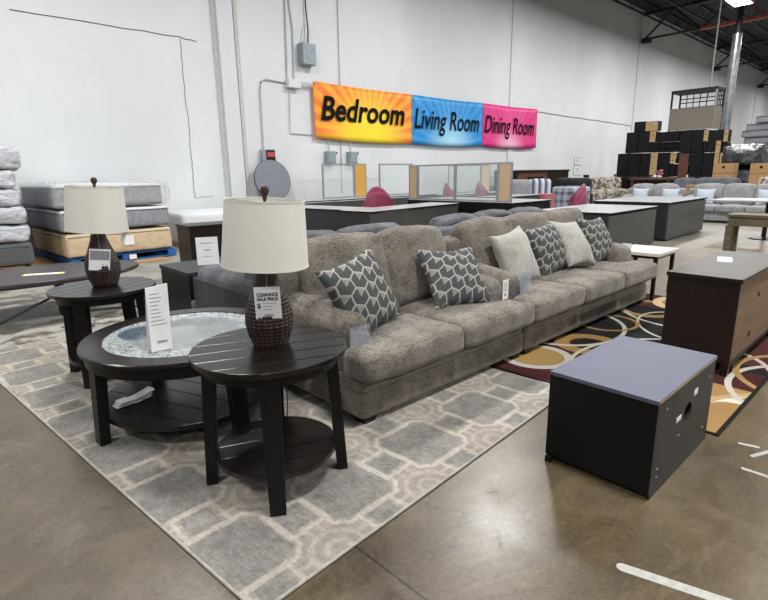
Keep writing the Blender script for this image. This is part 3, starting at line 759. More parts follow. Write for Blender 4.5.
# ------------------------------------------------------------------ round tables
def clip_strip(r, a, b, n=14):
    a = max(a, -r + .0005); b = min(b, r - .0005); pts = []
    for i in range(n + 1):
        y = a + (b - a) * i / n; pts.append((math.sqrt(r * r - y * y), y))
    for i in range(n + 1):
        y = b - (b - a) * i / n; pts.append((-math.sqrt(r * r - y * y), y))
    return pts
def planked(mb, r, z0, z1, n, rot, bev=.003, gap=.003):
    st = 2 * r / n
    for i in range(n):
        mb.prism(clip_strip(r, -r + st * i + gap / 2, -r + st * (i + 1) - gap / 2), z0, z1, bev, RZ(rot))
    mb.lathe([(r * .98, z0 - .001), (r * .98, z1 - .006)], 64)
def legs4(t, r0, r1, h, a0, w=.08, d=.05, mat='espresso_dim', z0=0):
    for k in range(4):
        a = a0 + k * PI / 2; ca, sa = math.cos(a), math.sin(a)
        def rect(r, z, w, d): return [(r + q[0] * d / 2, q[1] * w / 2, z) for q in ((-1, -1), (1, -1), (1, 1), (-1, 1))]
        mb = MB(); mb.hexa(rect(r1, z0, w * .85, d), rect(r0, h, w * 1.1, d * 1.1), .004, RZ(a)); mb.build('leg', mat, t)
def end_table(label, loc, rot, legrot, s=1):
    t = thing('end_table', label, 'table', (loc[0], loc[1], .011), 0, 'round end tables'); h = .645 * s
    mb = MB(); planked(mb, .345 * s, h - .024, h, 6, rot); mb.build('tabletop', 'espresso', t)
    MB().lathe([(.30 * s, h - .075), (.302 * s, h - .024)], 64).build('apron', 'espresso_dim', t, True)
    legs4(t, .27 * s, .305 * s, h - .024, legrot)
    mb = MB(); planked(mb, .28 * s, .135, .16, 5, rot); mb.build('shelf', 'espresso', t)
    return t
end_table('round espresso end table nearest, with plank top, shelf and brown lamp', (1.112, 1.975), -.39, math.radians(-122))
end_table('round espresso end table behind the glass coffee table, holding the other lamp', (.962, 4.0), .4, math.radians(-136))
# coffee table
t = thing('coffee_table', 'large round espresso coffee table with glass inset and plank shelf', 'table', (1.113, 2.935, .011))
h = .505
mb = MB(); mb.lathe([(.45, h - .03), (.556, h - .03), (.566, h - .02), (.566, h - .006), (.56, h), (.45, h), (.445, h - .004)], 96, closed=True); mb.build('top_ring', 'espresso', t, True)
MB().lathe([(.46, h - .09), (.54, h - .09), (.54, h - .03), (.46, h - .03)], 96, closed=True).build('apron', 'espresso_dim', t, True)
MB().lathe([(.45, h - .012), (.45, h - .004)], 96).build('glass_top', 'tableglass', t, True)
legs4(t, .50, .53, h - .03, math.radians(184), .09, .055)
mb = MB(); planked(mb, .50, .115, .145, 7, -1.15); mb.build('shelf', 'espresso', t)
# far oval table low on the floor
t = thing('coffee_table', 'low dark table with wide oval top beside the mattress stacks', 'table', (.95, 6.45, 0))
mb = MB(); mb.lathe([(.98, .39), (1.0, .405), (1.0, .43), (.99, .44)], 72, Matrix.Scale(.6, 4, (0, 1, 0))); mb.build('tabletop', 'plumwood', t, True)
for x_, y_ in ((-.6, -.25), (.13, -.22), (-.6, .3), (.55, .25)):
    MB().hexa([(x_ - .03, y_ - .03, 0), (x_ + .03, y_ - .03, 0), (x_ + .03, y_ + .03, 0), (x_ - .03, y_ + .03, 0)], [(x_ - .04, y_ - .04, .39), (x_ + .04, y_ - .04, .39), (x_ + .04, y_ + .04, .39), (x_ - .04, y_ + .04, .39)], .004).build('leg', 'espresso_dim', t)
mb = MB(); mb.tube([(-.75, -.75, .02), (.15, -.25, .25)], .012, 6); mb.tube([(.2, -.3, .03), (.9, -.55, .02)], .012, 6); mb.tube([(.13, -.24, .06), (.2, -.3, .26)], .012, 6); mb.build('metal_strut', 'darkmetal', t)
o = MB().box(-.19, .19, -.05, .05, .441, .444).build('paper_label', 'yellowpaper'); o.location = (.98, 6.32, 0); o.rotation_euler = (0, 0, -.45); tag(o, 'yellow-edged paper label lying on the low dark oval table', 'label')
o2 = MB().box(-.13, .13, -.035, .035, .444, .446).build('printed_area', 'paper', o)
# lamps
def lamp(label, loc, tilt, s=1, tagrot=0):
    t = thing('table_lamp', label, 'lamp', loc, 0, 'brown table lamps')
    pr = [(.07, 0), (.078, .006), (.083, .02), (.097, .06), (.107, .11), (.105, .16), (.09, .21), (.07, .26), (.052, .31), (.042, .35), (.038, .37)]
    P = []
    for i in range(len(pr) - 1):
        for k in range(12): f = k / 12; P.append((pr[i][0] + (pr[i + 1][0] - pr[i][0]) * f, pr[i][1] + (pr[i + 1][1] - pr[i][1]) * f))
    P.append(pr[-1])
    mb = MB(); mb.lathe(P, 180, None, lambda a, z: (.006 * abs(math.sin(a * 13)) ** .7 * abs(math.sin(z * 190)) ** .7 - .004 if .02 < z < .235 else 0)); mb.build('lamp_base', 'lampbody', t, True)
    MB().lathe([(.012, .37), (.012, .40), (.018, .41), (.018, .45)], 16).build('socket', 'darkmetal', t, True)
    t.scale = (s, s, s)
    T = TR(0, 0, .37) @ RY(tilt) @ RX(.045)
    mb = MB(); mb.lathe([(.188, .0), (.168, .285), (.1655, .285), (.1855, .0)], 72, T, closed=True); mb.build('lamp_shade', 'shade', t, True)
    mb = MB(); mb.lathe([(.1895, 0), (.1895, .006), (.1845, .006), (.1845, 0)], 72, T, closed=True); mb.build('shade_trim', 'shade', t, True); mb = MB(); mb.lathe([(.1698, .28), (.1698, .286), (.165, .286), (.165, .28)], 72, T, closed=True); mb.build('shade_trim', 'shade', t, True)
    mb = MB(); [mb.tube([(0, 0, .272), (.17 * math.cos(a), .17 * math.sin(a), .283)], .0025, 5, T) for a in (.4, 2.5, 4.6)]; mb.tube([(.0, .055, 0), (0, .06, .15), (0, 0, .272), (0, -.06, .15), (0, -.055, 0)], .002, 5, T); mb.build('harp', 'alu', t)
    mb = MB(); mb.lathe([(.006, .27), (.007, .285), (.011, .29), (.009, .30), (.017, .312), (.020, .325), (.014, .34), (.004, .344)], 18, T); mb.build('finial', 'lampbody', t, True)
    return t
lamp('brown textured table lamp with white drum shade on the nearest end table', (1.135, 2.0, .648), .04)
lamp('brown textured table lamp with tilted white shade beside the mattress stacks', (.985, 4.03, .656), .06, 1.06)
cdir = math.atan2(-1.1, -2.0)
def facing(loc): return math.atan2(-loc[0], loc[1]) if False else math.atan2(loc[1], loc[0]) - PI / 2
t = thing('sale_tag', 'white clearance sale price tag hanging on the nearest lamp', 'tag', (1.075, 1.90, .945), facing((1.1, 1.9)) - .12)
MB().box(-.055, .055, -.002, 0, -.145, 0, 0, RX(.12)).build('card', 'paper', t)
mb = MB()
for s_, z_, sz, wd in (('CLEARANCE', -.035, .022, .09), ('SALE PRICE', -.055, .02, .088)): text_mesh(mb, s_, sz, RX(.12) @ TR(0, -.003, z_) @ RX(PI / 2), width=wd, bold=.0006, depth=.0003)
text_mesh(mb, '$', .03, RX(.12) @ TR(-.038, -.003, -.085) @ RX(PI / 2), bold=.0005, depth=.0003); mb.build('lettering', 'ink', t)
mb = MB(); [mb.box(-.02, .035 - .01 * i, -.003, -.002, -.075 - .014 * i, -.0725 - .014 * i, 0, RX(.12)) for i in range(3)]; mb.build('fine_print', 'softink', t); MB().box(-.018, .018, -.003, -.002, -.135, -.124, 0, RX(.12)).build('barcode', 'softink', t)
mb = MB(); mb.tube([(0, 0, 0), (.004, .03, .07)], .0012, 5); mb.build('string', 'cream', t)
t = thing('sale_tag', 'white tag with grey band hanging on the lamp beside the mattress stacks', 'tag', (.955, 3.91, .93), facing((.95, 3.9)) + .1)
MB().box(-.065, .065, -.002, 0, -.15, 0, 0, RX(.12) @ RY(.15)).build('card', 'paper', t); MB().box(-.06, .06, -.003, -.002, -.075, -.01, 0, RX(.12) @ RY(.15)).build('grey_band', 'greypaper', t)
mb = MB(); mb.tube([(0, 0, 0), (.0, .04, .1)], .0014, 5); mb.build('string', 'cream', t)
o = MB().hexa([(-.012, -.002, -.09), (.012, -.002, -.09), (.012, 0, -.09), (-.012, 0, -.09)], [(-.02, -.002, 0), (.02, -.002, 0), (.02, 0, 0), (-.02, 0, 0)]).build('paper_tag', 'paper'); o.location = (1.14, 3.93, 1.05); o.rotation_euler = (0, .35, facing((1.2, 3.9))); tag(o, 'small white paper tag dangling under the tilted lamp shade', 'tag')
# cord
mb = MB(); mb.tube([(1.25, 2.12, .6), (1.3, 2.16, .45), (1.32, 2.2, .25), (1.33, 2.24, .08), (1.36, 2.3, .015), (1.42, 2.4, .014)], .003, 6); o = mb.build('lamp_cord', 'blackcable', None, True); tag(o, 'thin black lamp cord dropping behind the nearest end table', 'cord')
# sign card on coffee table, papers on its shelf
t = thing('sign_card', 'folded white price card standing on the glass coffee table', 'sign', (.885, 2.72, .517), facing((.88, 2.7)) + .25)
MB().hexa([(-.055, -.03, 0), (.05, -.03, 0), (.05, -.027, 0), (-.055, -.027, 0)], [(-.04, .0, .335), (.07, .0, .345), (.07, .003, .345), (-.04, .003, .335)]).build('front_panel', 'paper', t)
MB().hexa([(-.055, .05, 0), (.055, .05, 0), (.055, .053, 0), (-.055, .053, 0)], [(-.04, .003, .335), (.07, .003, .345), (.07, .006, .345), (-.04, .006, .335)]).build('back_panel', 'paper', t)
mb = MB()
for i in range(9):
    z = .30 - i * .02; k = z / .34; mb.box(-.045 + .02 * k, -.045 + .02 * k + random.uniform(.04, .08), -.0325 + .03 * k, -.031 + .03 * k, z, z + .0016)
mb.box(-.02, .03, -.0275, -.0255, .04, .052); mb.build('printing', 'softink', t)
mb = MB(); rng = random.Random(3)
t = thing('paper_bundle', 'crumpled white papers on the plank shelf of the coffee table', 'papers', (.78, 2.98, .158), .1)
for i in range(3):
    mb = MB(); n = 8; vs = []; fs = []
    for a in range(n + 1):
        for b2 in range(n + 1):
            u = a / n - .5; v = b2 / n - .5; vs.append((u * .2 + i * .01, v * .07 + i * .006, .006 + i * .008 + .012 * noise.noise(Vector((u * 5 + i * 3, v * 8, i))) + .03 * max(0, u) * (i + 1) / 2))
    for a in range(n):
        for b2 in range(n): k = a * (n + 1) + b2; fs.append((k, k + n + 1, k + n + 2, k + 1))
    mb._add(vs, fs); mb.smooth = True; mb.build('sheet', 'paper', t)

# ------------------------------------------------------------------ black cube and media cabinet, side table
t = thing('storage_cube', 'black laminate cabinet with slate top and oval hole in its side', 'cabinet', (2.16, .675, 0))
W, D, H = .765, .485, .47
MB().box(-.012, .006, -.003, D + .003, .03, H - .016, .002).build('front_panel', 'black_lam', t)
MB().box(-.014, W + .004, -.004, D + .004, H - .018, H, .0015).build('top_panel', 'slate_top', t)
MB().box(0, W, -.0055, -.004, H - .014, H - .006).build('edge_band', 'oakedge', t)
MB().box(.0, W, D - .016, D, 0, H - .018).build('rear_panel', 'black_lam', t)
MB().box(W - .016, W, .014, D - .016, 0, H - .018).build('end_panel', 'black_lam', t)
MB().box(.006, W - .016, .014, D - .016, .012, .028).build('bottom_panel', 'black_lam', t)
def holed(mb, x0, x1, z0, z1, y0, y1, cx, cz, rx, rz, n=40):
    out = []; inn = []
    for k in range(n):
        a = 2 * PI * k / n; ca, sa = math.cos(a), math.sin(a)
        s_ = min([(x1 - cx) / ca if ca > 1e-6 else 1e9, (x0 - cx) / ca if ca < -1e-6 else 1e9, (z1 - cz) / sa if sa > 1e-6 else 1e9, (z0 - cz) / sa if sa < -1e-6 else 1e9])
        out.append((cx + ca * s_, cz + sa * s_)); inn.append((cx + ca * rx, cz + sa * rz))
    for c_ in ((x0, z0), (x1, z0), (x1, z1), (x0, z1)):
        j = min(range(n), key=lambda k: (out[k][0] - c_[0]) ** 2 + (out[k][1] - c_[1]) ** 2); out[j] = c_
    vs = [(a, y0, b) for a, b in out] + [(a, y0, b) for a, b in inn] + [(a, y1, b) for a, b in out] + [(a, y1, b) for a, b in inn]; fs = []
    for k in range(n):
        l = (k + 1) % n; fs += [(k, l, n + l, n + k), (2 * n + k, 3 * n + k, 3 * n + l, 2 * n + l), (n + k, n + l, 3 * n + l, 3 * n + k), (k, 2 * n + k, 2 * n + l, l)]
    mb._add(vs, fs); return mb
holed(MB(), .006, W, .0, H - .018, -.002, .014, .40, .285, .05, .045).build('side_panel', 'black_side', t)
mb = MB(); mb.box(.245, .305, -.0035, -.002, .28, .305); mb.build('sticker', 'paper', t); mb = MB(); mb.box(.46, .51, -.0035, -.002, .345, .375); mb.build('sticker', 'paper', t)
mb = MB(); [mb.lathe([(.005, 0), (.005, .003)], 10, TR(a, -.002, b) @ RX(PI / 2)) for a, b in ((.06, .09), (.06, .13), (.3, .2), (.1, .4), (.68, .1), (.68, .38))]; mb.build('screw_cap', 'alu', t)
MB().box(-.03, -.002, D - .035, D - .005, .0, .03, .003).build('bracket', 'darkmetal', t)

t = thing('media_cabinet', 'dark brown media cabinet with tan back panel on the swirl rug', 'cabinet', (3.94, .83, .006))
W, D, H = 1.32, .44, .685
MB().box(-.012, W + .012, -.012, D + .012, H - .028, H, .003).build('top_panel', 'brownwood', t)
mb = MB(); mb.box(.0, .02, 0, D, .09, H - .028); mb.build('side_panel', 'brownwood', t); MB().box(W - .02, W, 0, D, .09, H - .028).build('side_panel', 'brownwood', t)
MB().box(.02, W - .02, .012, .02, .1, H - .028).build('back_panel', 'backboard', t)
MB().box(.02, W - .02, 0.02, D, .09, .11).build('bottom_panel', 'brownwood', t); MB().box(.02, W - .02, D - .02, D - .004, .11, H - .03).build('door', 'brownwood', t); MB().box(.0, W, .0, .02, .07, .1).build('bottom_rail', 'brownwood', t)
for x_, y_ in ((.025, .025), (W - .025, .025), (.025, D - .025), (W - .025, D - .025)):
    MB().hexa([(x_ - .018, y_ - .018, 0), (x_ + .018, y_ - .018, 0), (x_ + .018, y_ + .018, 0), (x_ - .018, y_ + .018, 0)], [(x_ - .026, y_ - .026, .1), (x_ + .026, y_ - .026, .1), (x_ + .026, y_ + .026, .1), (x_ - .026, y_ + .026, .1)], .002).build('leg', 'brownwood', t)
mb = MB(); [mb.lathe([(.02, 0), (.02, .003)], 16, TR(a, .0125, b) @ RX(PI / 2)) for a, b in ((.5, .2), (.62, .48), (1.0, .45))]; mb.build('cable_hole', 'ink', t)
mb = MB(); mb.box(.1, W - .1, .035, .038, H, H + .0008); mb.box(.1, .103, .035, D - .03, H, H + .0008); mb.build('top_inlay', 'oakedge', t)
o = MB().box(0, .26, 0, .1, 0, .004, .001).build('paper_sheet', 'paper'); o.location = (4.62, 1.05, .6915); o.rotation_euler = (0, 0, .25); tag(o, 'small white sheet of paper on the dark brown media cabinet', 'paper')

t = thing('side_table', 'small side table with pale wood top and black metal legs beside the sofa', 'table', (5.8, 1.98, .006))
MB().box(0, .6, 0, .5, .485, .52, .003).build('tabletop', 'whitewashed', t)
MB().box(.03, .57, .03, .47, .455, .485).build('frame', 'darkmetal', t)
for x_, y_ in ((.05, .05), (.55, .05), (.05, .45), (.55, .45)): MB().box(x_ - .018, x_ + .018, y_ - .018, y_ + .018, 0, .455).build('leg', 'darkmetal', t)

# ------------------------------------------------------------------ cabinets between the coffee table and the mattresses
t = thing('storage_bench', 'low dark cabinet with grey top in front of the charcoal loveseat arm', 'cabinet', (1.92, 4.88, 0))
MB().box(0, 1.3, 0, .75, .46, .5, .004).build('top_panel', 'deskgrey', t); MB().box(.01, .03, .01, .74, 0, .46).build('side_panel', 'black_lam', t); MB().box(1.27, 1.29, .01, .74, 0, .46).build('side_panel', 'black_lam', t); MB().box(.03, 1.27, .01, .03, 0, .46).build('front_panel', 'black_lam', t); MB().box(.03, 1.27, .72, .74, 0, .46).build('back_panel', 'black_lam', t)
t = thing('sign_card', 'white printed sign leaning on the low grey-topped cabinet', 'sign', (2.28, 5.2, .5), facing((2.2, 5.2)) - .05)
MB().box(-.11, .11, 0, .004, 0, .29, 0, RX(-.15)).build('sheet', 'paper', t)
mb = MB(); mb.box(-.07, .07, -.002, 0, .225, .232, 0, RX(-.15)); mb.box(-.03, .03, -.002, 0, .15, .162, 0, RX(-.15)); mb.box(-.05, .05, -.002, 0, .085, .09, 0, RX(-.15)); mb.build('printing', 'softink', t)
MB().box(-.11, .11, .004, .1, 0, .004).build('easel_foot', 'film', t)
t = thing('cabinet', 'dark brown cabinet standing beside the mattress stack', 'cabinet', (2.8, 6.9, 0), -.05)
MB().box(-.01, 1.6, -.01, .5, .73, .76, .004).build('top_panel', 'brownwood', t); MB().box(0, .02, 0, .49, 0.03, .73).build('side_panel', 'brownwood', t); MB().box(1.57, 1.59, 0, .49, 0.03, .73).build('side_panel', 'brownwood', t); MB().box(0.02, 1.57, .0, .02, 0.03, .73).build('back_panel', 'brownwood', t); MB().box(.02, 1.57, .47, .49, .03, .73).build('door', 'brownwood', t); MB().box(.02, 1.57, .02, .47, 0, .05).build('bottom_panel', 'brownwood', t)
t = thing('mattress', 'white wrapped mattress set lying by the wall behind the brown cabinet', 'mattress', (3.95, 10.0, 0), -.1)
mb = MB(); mb.cushion((1.1, .7, .4), (2.2, 1.4, .62), .06, (0, 0, .02), 8, wr=.004); mb.build('quilted_cover', 'whitemat', t); MB().box(.05, 2.15, .05, 1.35, 0, .1).build('base', 'palewood', t)

# ------------------------------------------------------------------ mattress stacks
def pallet(label, loc, rz, w, d, mat):
    t = thing('pallet', label, 'pallet', loc, rz)
    for i in range(6): MB().box(0, w, d / 6 * i + .03, d / 6 * (i + 1) - .03, .11, .13, .002).build('top_board', mat, t)
    for i in range(3): MB().box(w / 2 * i * .92, w / 2 * i * .92 + .08 * w, 0, d, .02, .11).build('stringer', mat, t)
    for i in range(3): MB().box(0, w, d / 2 * i * .9, d / 2 * i * .9 + .1 * d, 0, .02).build('bottom_board', mat, t)
    return t
RM = .06
def mattress(label, loc, rz, w, d, h, side, topm, group, film=False, sd=0):
    t = thing('mattress', label, 'mattress', loc, rz, group)
    mb = MB(); mb.cushion((w / 2, d / 2, h / 2 - .01), (w, d, h - .04), .04, (.01, .01, 0), 10, seed=sd, wr=.006); mb.build('border', side, t)
    mb = MB(); mb.cushion((w / 2, d / 2, h - .045), (w - .02, d - .02, .07), .034, (0, 0, .02), 10, seed=sd, wr=.008); mb.build('top_panel', topm, t)
    mb = MB()
    for z in (.03, h - .06): mb.tube([(.03, -.004, z), (w - .03, -.004, z)], .006, 5); mb.tube([(-.004, .03, z), (-.004, d - .03, z)], .006, 5)
    mb.build('piping', 'darkmat', t)
    if film:
        mb = MB(); mb.cushion((w / 2 + .06, d / 2, h / 2 + .02), (w + .16, d + .06, h + .03), .06, (.03, 0, .02), 12, seed=sd + 3, wr=.03); mb.build('plastic_wrap', 'thinfilm', t)
    return t
o = MB().box(-1.6, 1.6, -.1, 2.1, .0, .015).build('cardboard_sheet', 'cardboard'); o.location = (1.75, 9.15, 0); o.rotation_euler = (0, 0, RM); tag(o, 'flat cardboard sheet on the floor under the mattress pallet', 'cardboard')
pallet('blue wooden pallet under the tan mattress', (1.86, 9.42, .016), RM, 1.72, 1.9, 'bluepallet')
SL = (1.83, 9.42)
mattress('tan quilted mattress at the bottom of the stack on the blue pallet', (SL[0], SL[1], .15), RM, 1.71, 2.1, .40, 'tanmat', 'tanmat', 'stack of mattresses on the blue pallet', sd=1)
mattress('grey-sided mattress with white top in the middle of the stack on the blue pallet', (SL[0] - .02, SL[1] + .02, .565), RM, 1.74, 2.1, .36, 'greymat', 'whitemat', 'stack of mattresses on the blue pallet', sd=5)
mattress('plastic-wrapped grey mattress topping the stack on the blue pallet', (SL[0] - .06, SL[1] + .04, .94), RM, 1.70, 2.05, .38, 'greymat', 'whitemat', 'stack of mattresses on the blue pallet', True, 9)
o = MB().box(-.08, .08, -.003, 0, -.08, .08).build('paper_label', 'paper'); o.location = (SL[0] + .95, SL[1] + .035, .37); o.rotation_euler = (0, 0, RM); tag(o, 'square white label on the side of the tan mattress', 'label')
o = MB().box(-.06, .06, -.003, 0, -.04, .04).build('paper_label', 'paper'); o.location = (SL[0] + .98, SL[1] + .04, .08); o.rotation_euler = (0, 0, RM); tag(o, 'small white label on the edge of the blue pallet', 'label')
# left stack, wrapped
pallet('plain wooden pallet under the clear-wrapped mattress stack', (-.75, 9.65, 0), -.1, 2.0, 1.6, 'palewood')
zz = .14; hs = [.35, .27, .27, .27, .27, .34]
nm = ['dark grey bare mattress at the bottom of the clear-wrapped stack', 'clear-wrapped mattress directly on the dark grey mattress', 'clear-wrapped mattress, third from the bottom of its stack', 'clear-wrapped mattress, fourth from the bottom of its stack', 'clear-wrapped mattress, fifth from the bottom of its stack', 'thick clear-wrapped mattress jutting out on top of its stack']
for i, hh in enumerate(hs):
    if i == 0:
        mattress(nm[0], (-.78, 9.62, zz), -.1, 2.17, 1.6, hh, 'darkmat', 'darkmat', 'clear-wrapped mattress stack', sd=40)
    else:
        t = thing('mattress', nm[i], 'mattress', (-.72, 9.62, zz), -.1, 'clear-wrapped mattress stack'); wd = [0, 2.1, 2.09, 2.06, 2.03, 2.14][i]
        mb = MB(); mb.cushion((wd / 2, .8, hh / 2), (wd, 1.6, hh - .02), .06, (.03, .03, .0), 20, seed=50 + i, wr=.03); mb.build('plastic_wrap', 'wrap', t)
    zz += hh - .005

# ------------------------------------------------------------------ office desks and partitions
def desk(label, loc, rz, W, D, h=.74, panels=('deskgrey', 'deskside'), group='graphite office desks'):
    t = thing('desk', label, 'desk', loc, rz, group)
    MB().box(-.02, W + .02, -.02, D + .02, h - .03, h, .004).build('worktop', 'desktop', t); MB().box(-.018, W + .018, -.0215, -.018, h - .028, h - .004).build('edge_band', 'ink', t); MB().box(-.0215, -.018, -.018, D + .018, h - .028, h - .004).build('edge_band', 'ink', t)
    MB().box(0, W, 0, .025, .03, h - .05).build('modesty_panel', panels[1], t); MB().box(0, .025, .025, D, 0.03, h - .03).build('side_panel', panels[0], t); MB().box(W - .025, W, .025, D, .03, h - .03).build('side_panel', panels[0], t)
    MB().box(.03, .45, .03, D - .02, .03, h - .05).build('drawer_unit', panels[0], t)
    return t
desk('graphite office desk with grey top just beyond the end of the taupe sofa', (8.2, 3.6, 0), .02, 2.05, 1.3)
desk('graphite office desk with two side panels in front of the long light grey sofa', (11.0, 3.68, 0), .02, 2.4, 1.5, .765)
desk('long graphite desk with grey top behind the charcoal loveseat, running sideways', (6.25, 7.1, 0), .12, 2.95, .75)
desk('graphite return desk running from the front desk toward the white wall', (6.3, 7.95, 0), .12, .75, 2.0)
desk('wide graphite desk along the white wall under the Bedroom banner', (6.3, 10.35, 0), 0, 5.4, .75, .80)
desk('black desk carrying the cork-ended glass partition', (9.5, 6.25, 0), 0, 1.55, 3.1, .76, ('black_lam', 'black_lam'))
desk('graphite desk with coral end panel near the brown wall console', (11.9, 8.1, 0), .02, 1.85, .8, .74)
o = MB().box(0, .6, 0, .45, 0, .73, .004).build('coral_cabinet', 'coral'); o.location = (14.0, 8.12, 0); tag(o, 'coral pink cabinet side at the end of the graphite desk', 'cabinet')
def partition(label, loc, rz, segs, z0, z1, group='glass desk partitions'):
    t = thing('desk_partition', label, 'partition', loc, rz, group); x = 0
    f = .035
    for w_, kind in segs:
        mb = MB(); mb.box(x, x + f, -f / 2, f / 2, z0, z1); mb.box(x + w_ - f, x + w_, -f / 2, f / 2, z0, z1); mb.box(x + f, x + w_ - f, -f / 2, f / 2, z1 - f, z1); mb.box(x + f, x + w_ - f, -f / 2, f / 2, z0, z0 + f); fr = mb.build('frame', 'alu', t)
        MB().box(x + f, x + w_ - f, -.006 if kind == 'glass' else -.014, .006 if kind == 'glass' else .014, z0 + f, z1 - f).build('glass_pane' if kind == 'glass' else 'pin_board', kind, fr)
        x += w_
    return t
partition('glass desk partition with orange cork panel by the switch boxes', (7.98, 10.9, 0), 0, [(1.05, 'glass'), (.42, 'corkboard')], .8, 1.68)
partition('wide clear glass desk partition beyond the round pink chair back', (9.93, 10.9, 0), 0, [(1.35, 'glass')], .8, 1.68)
partition('glass desk partition ending in a tall pale board, nearest the sofas', (9.6, 9.4, 0), -PI / 2, [(.3, 'palecork'), (1.2, 'glass'), (1.2, 'glass'), (.35, 'palecork')], .76, 1.6)
partition('far glass desk partition with pale board by the pink chair', (12.9, 10.9, 0), 0, [(1.7, 'glass'), (.5, 'palecork')], .75, 1.65)
MB
t = desk('far graphite desk along the wall below the Living Room banner', (12.2, 10.35, 0), 0, 3.4, .75, .74)
def chair(label, loc, rz, s=1):
    t = thing('tub_chair', label, 'chair', loc, rz, 'plum pink office chairs')
    mb = MB(); mb.cushion((0, 0, .46), (.5, .48, .1), .045, (0, 0, .02), 10); mb.build('seat', 'pink', t)
    def wp(p, u):
        p = p.copy(); k = max(0, u[2]); p.x *= 1 - .1 * k * k; p.z -= .34 * (1 - math.sqrt(1 - .92 * u[0] ** 2)) * k; p.y -= .25 * (u[0] ** 2) * .6; return p
    mb = MB(); mb.cushion((0, .24, .72), (.58, .1, .5), .045, (0, .02, .1), 14, wp); mb.build('backrest', 'pink', t)
    MB().lathe([(.03, .06), (.03, .42)], 12).build('column', 'darkmetal', t)
    for k in range(5): MB().hexa([(0, -.02, .02), (.26, -.015, .02), (.26, .015, .02), (0, .02, .02)], [(0, -.02, .07), (.26, -.015, .045), (.26, .015, .045), (0, .02, .07)], 0, RZ(k * 2 * PI / 5)).build('leg', 'darkmetal', t)
    mb = MB()
    for k in range(5): mb.lathe([(.02, -.012), (.02, .012)], 10, TR(.25 * math.cos(k * 2 * PI / 5), .25 * math.sin(k * 2 * PI / 5), .02) @ RX(PI / 2))
    mb.build('caster', 'darkmetal', t)
    return t
c0 = chair('plum pink round-backed chair tucked at the front desk below the Bedroom banner', (7.75, 8.5, 0), -.5); c0.scale = (1.25, 1.25, 1.06)
copy_thing(c0, (10.45, 5.5, 0), -2.5, 'plum pink chair turned sideways at the desk just beyond the taupe sofa')
copy_thing(c0, (11.9, 9.75, 0), .8, 'plum pink chair seen through the glass desk partition')
copy_thing(c0, (12.9, 9.35, 0), .4, 'plum pink chair showing past the tall pale partition board')
t = thing('round_panel', 'large round grey panel leaning on the white wall under the time clock', 'panel', (6.85, 11.3, .8))
MB().lathe([(.49, -.012), (.495, 0), (.49, .012)], 72, TR(0, .12, .5) @ RX(PI / 2 - .2)).build('disc', 'slategrey', t, True)
mb = MB(); mb.lathe([(.499, -.014), (.499, .014), (.492, .014), (.492, -.014)], 72, TR(0, .12, .5) @ RX(PI / 2 - .2), closed=True); mb.build('rim', 'darkmetal', t, True)

# ------------------------------------------------------------------ far furniture along the wall
t = thing('console_cabinet', 'long red-brown wooden console against the white wall below the Dining Room banner', 'cabinet', (15.9, 10.6, 0))
MB().box(0, 4.2, 0, .7, 1.38, 1.45, .01).build('top_panel', 'brownwood', t); MB().box(0, .5, .02, .68, 0, 1.38).build('side_cabinet', 'black_lam', t); MB().box(2.6, 4.15, .02, .68, 0, 1.38).build('side_cabinet', 'brownwood', t)
MB().box(.5, 2.6, .05, .68, 0, 1.38).build('front_panel', 'redbrown', t); mb = MB(); [mb.box(1.2 + .55 * i, 1.7 + .55 * i, .03, .05, 1.1, 1.2) for i in range(2)]; mb.build('vent_slot', 'ink', t)
mb = MB(); mb.box(.62, 1.5, .035, .05, .2, 1.0, .005); mb.box(1.6, 2.48, .035, .05, .2, 1.0, .005); mb.build('door', 'redbrown', t)
def armchair(label, loc, rz, mat, s=1, W=.95):
    t = thing('armchair', label, 'armchair', loc, rz, 'armchairs near the wall')
    mb = MB(); mb.cushion((0, 0, .25), (W, .85, .38), .08, n=8); mb.build('base', mat, t)
    [MB().box(a - .03, a + .03, b - .03, b + .03, 0, .075).build('foot', 'darkmetal', t) for a in (-W * .4, W * .4) for b in (-.32, .32)]
    for sx in (-1, 1): MB().cushion((sx * (W / 2 - .1), -.02, .5), (.2, .85, .3), .08, n=8).build('arm', mat, t)
    mb = MB(); mb.cushion((0, .3, .75), (W - .1, .26, .75), .11, (0, .03, .03), n=10); mb.build('backrest', mat, t)
    MB().cushion((0, -.08, .5), (W - .38, .62, .16), .05, (0, 0, .02), 8).build('seat_cushion', mat, t)
    return t
armchair('grey upholstered armchair in front of the red-brown console', (15.0, 9.55, 0), -.7, 'greyfab')
armchair('navy and white striped armchair in front of the red-brown console', (16.35, 9.6, 0), -.7, 'stripe_cloth')
armchair('black armchair with high rounded back beside the plaid ottoman', (17.5, 8.95, 0), -1.1, 'blackfab', W=1.15)
armchair('black reclining armchair behind the plaid ottoman', (18.35, 9.8, 0), -1.1, 'blackfab', W=.8)
t = thing('ottoman', 'blue and white plaid ottoman below the black armchairs', 'ottoman', (16.1, 8.4, 0), -.2)
mb = MB(); mb.cushion((0, 0, .5), (.95, .8, .8), .07, (.02, .02, .02), 10); mb.build('cushion', 'plaid_cloth', t)
[MB().box(a - .03, a + .03, b - .03, b + .03, 0, .12).build('foot', 'darkmetal', t) for a in (-.4, .4) for b in (-.3, .3)]
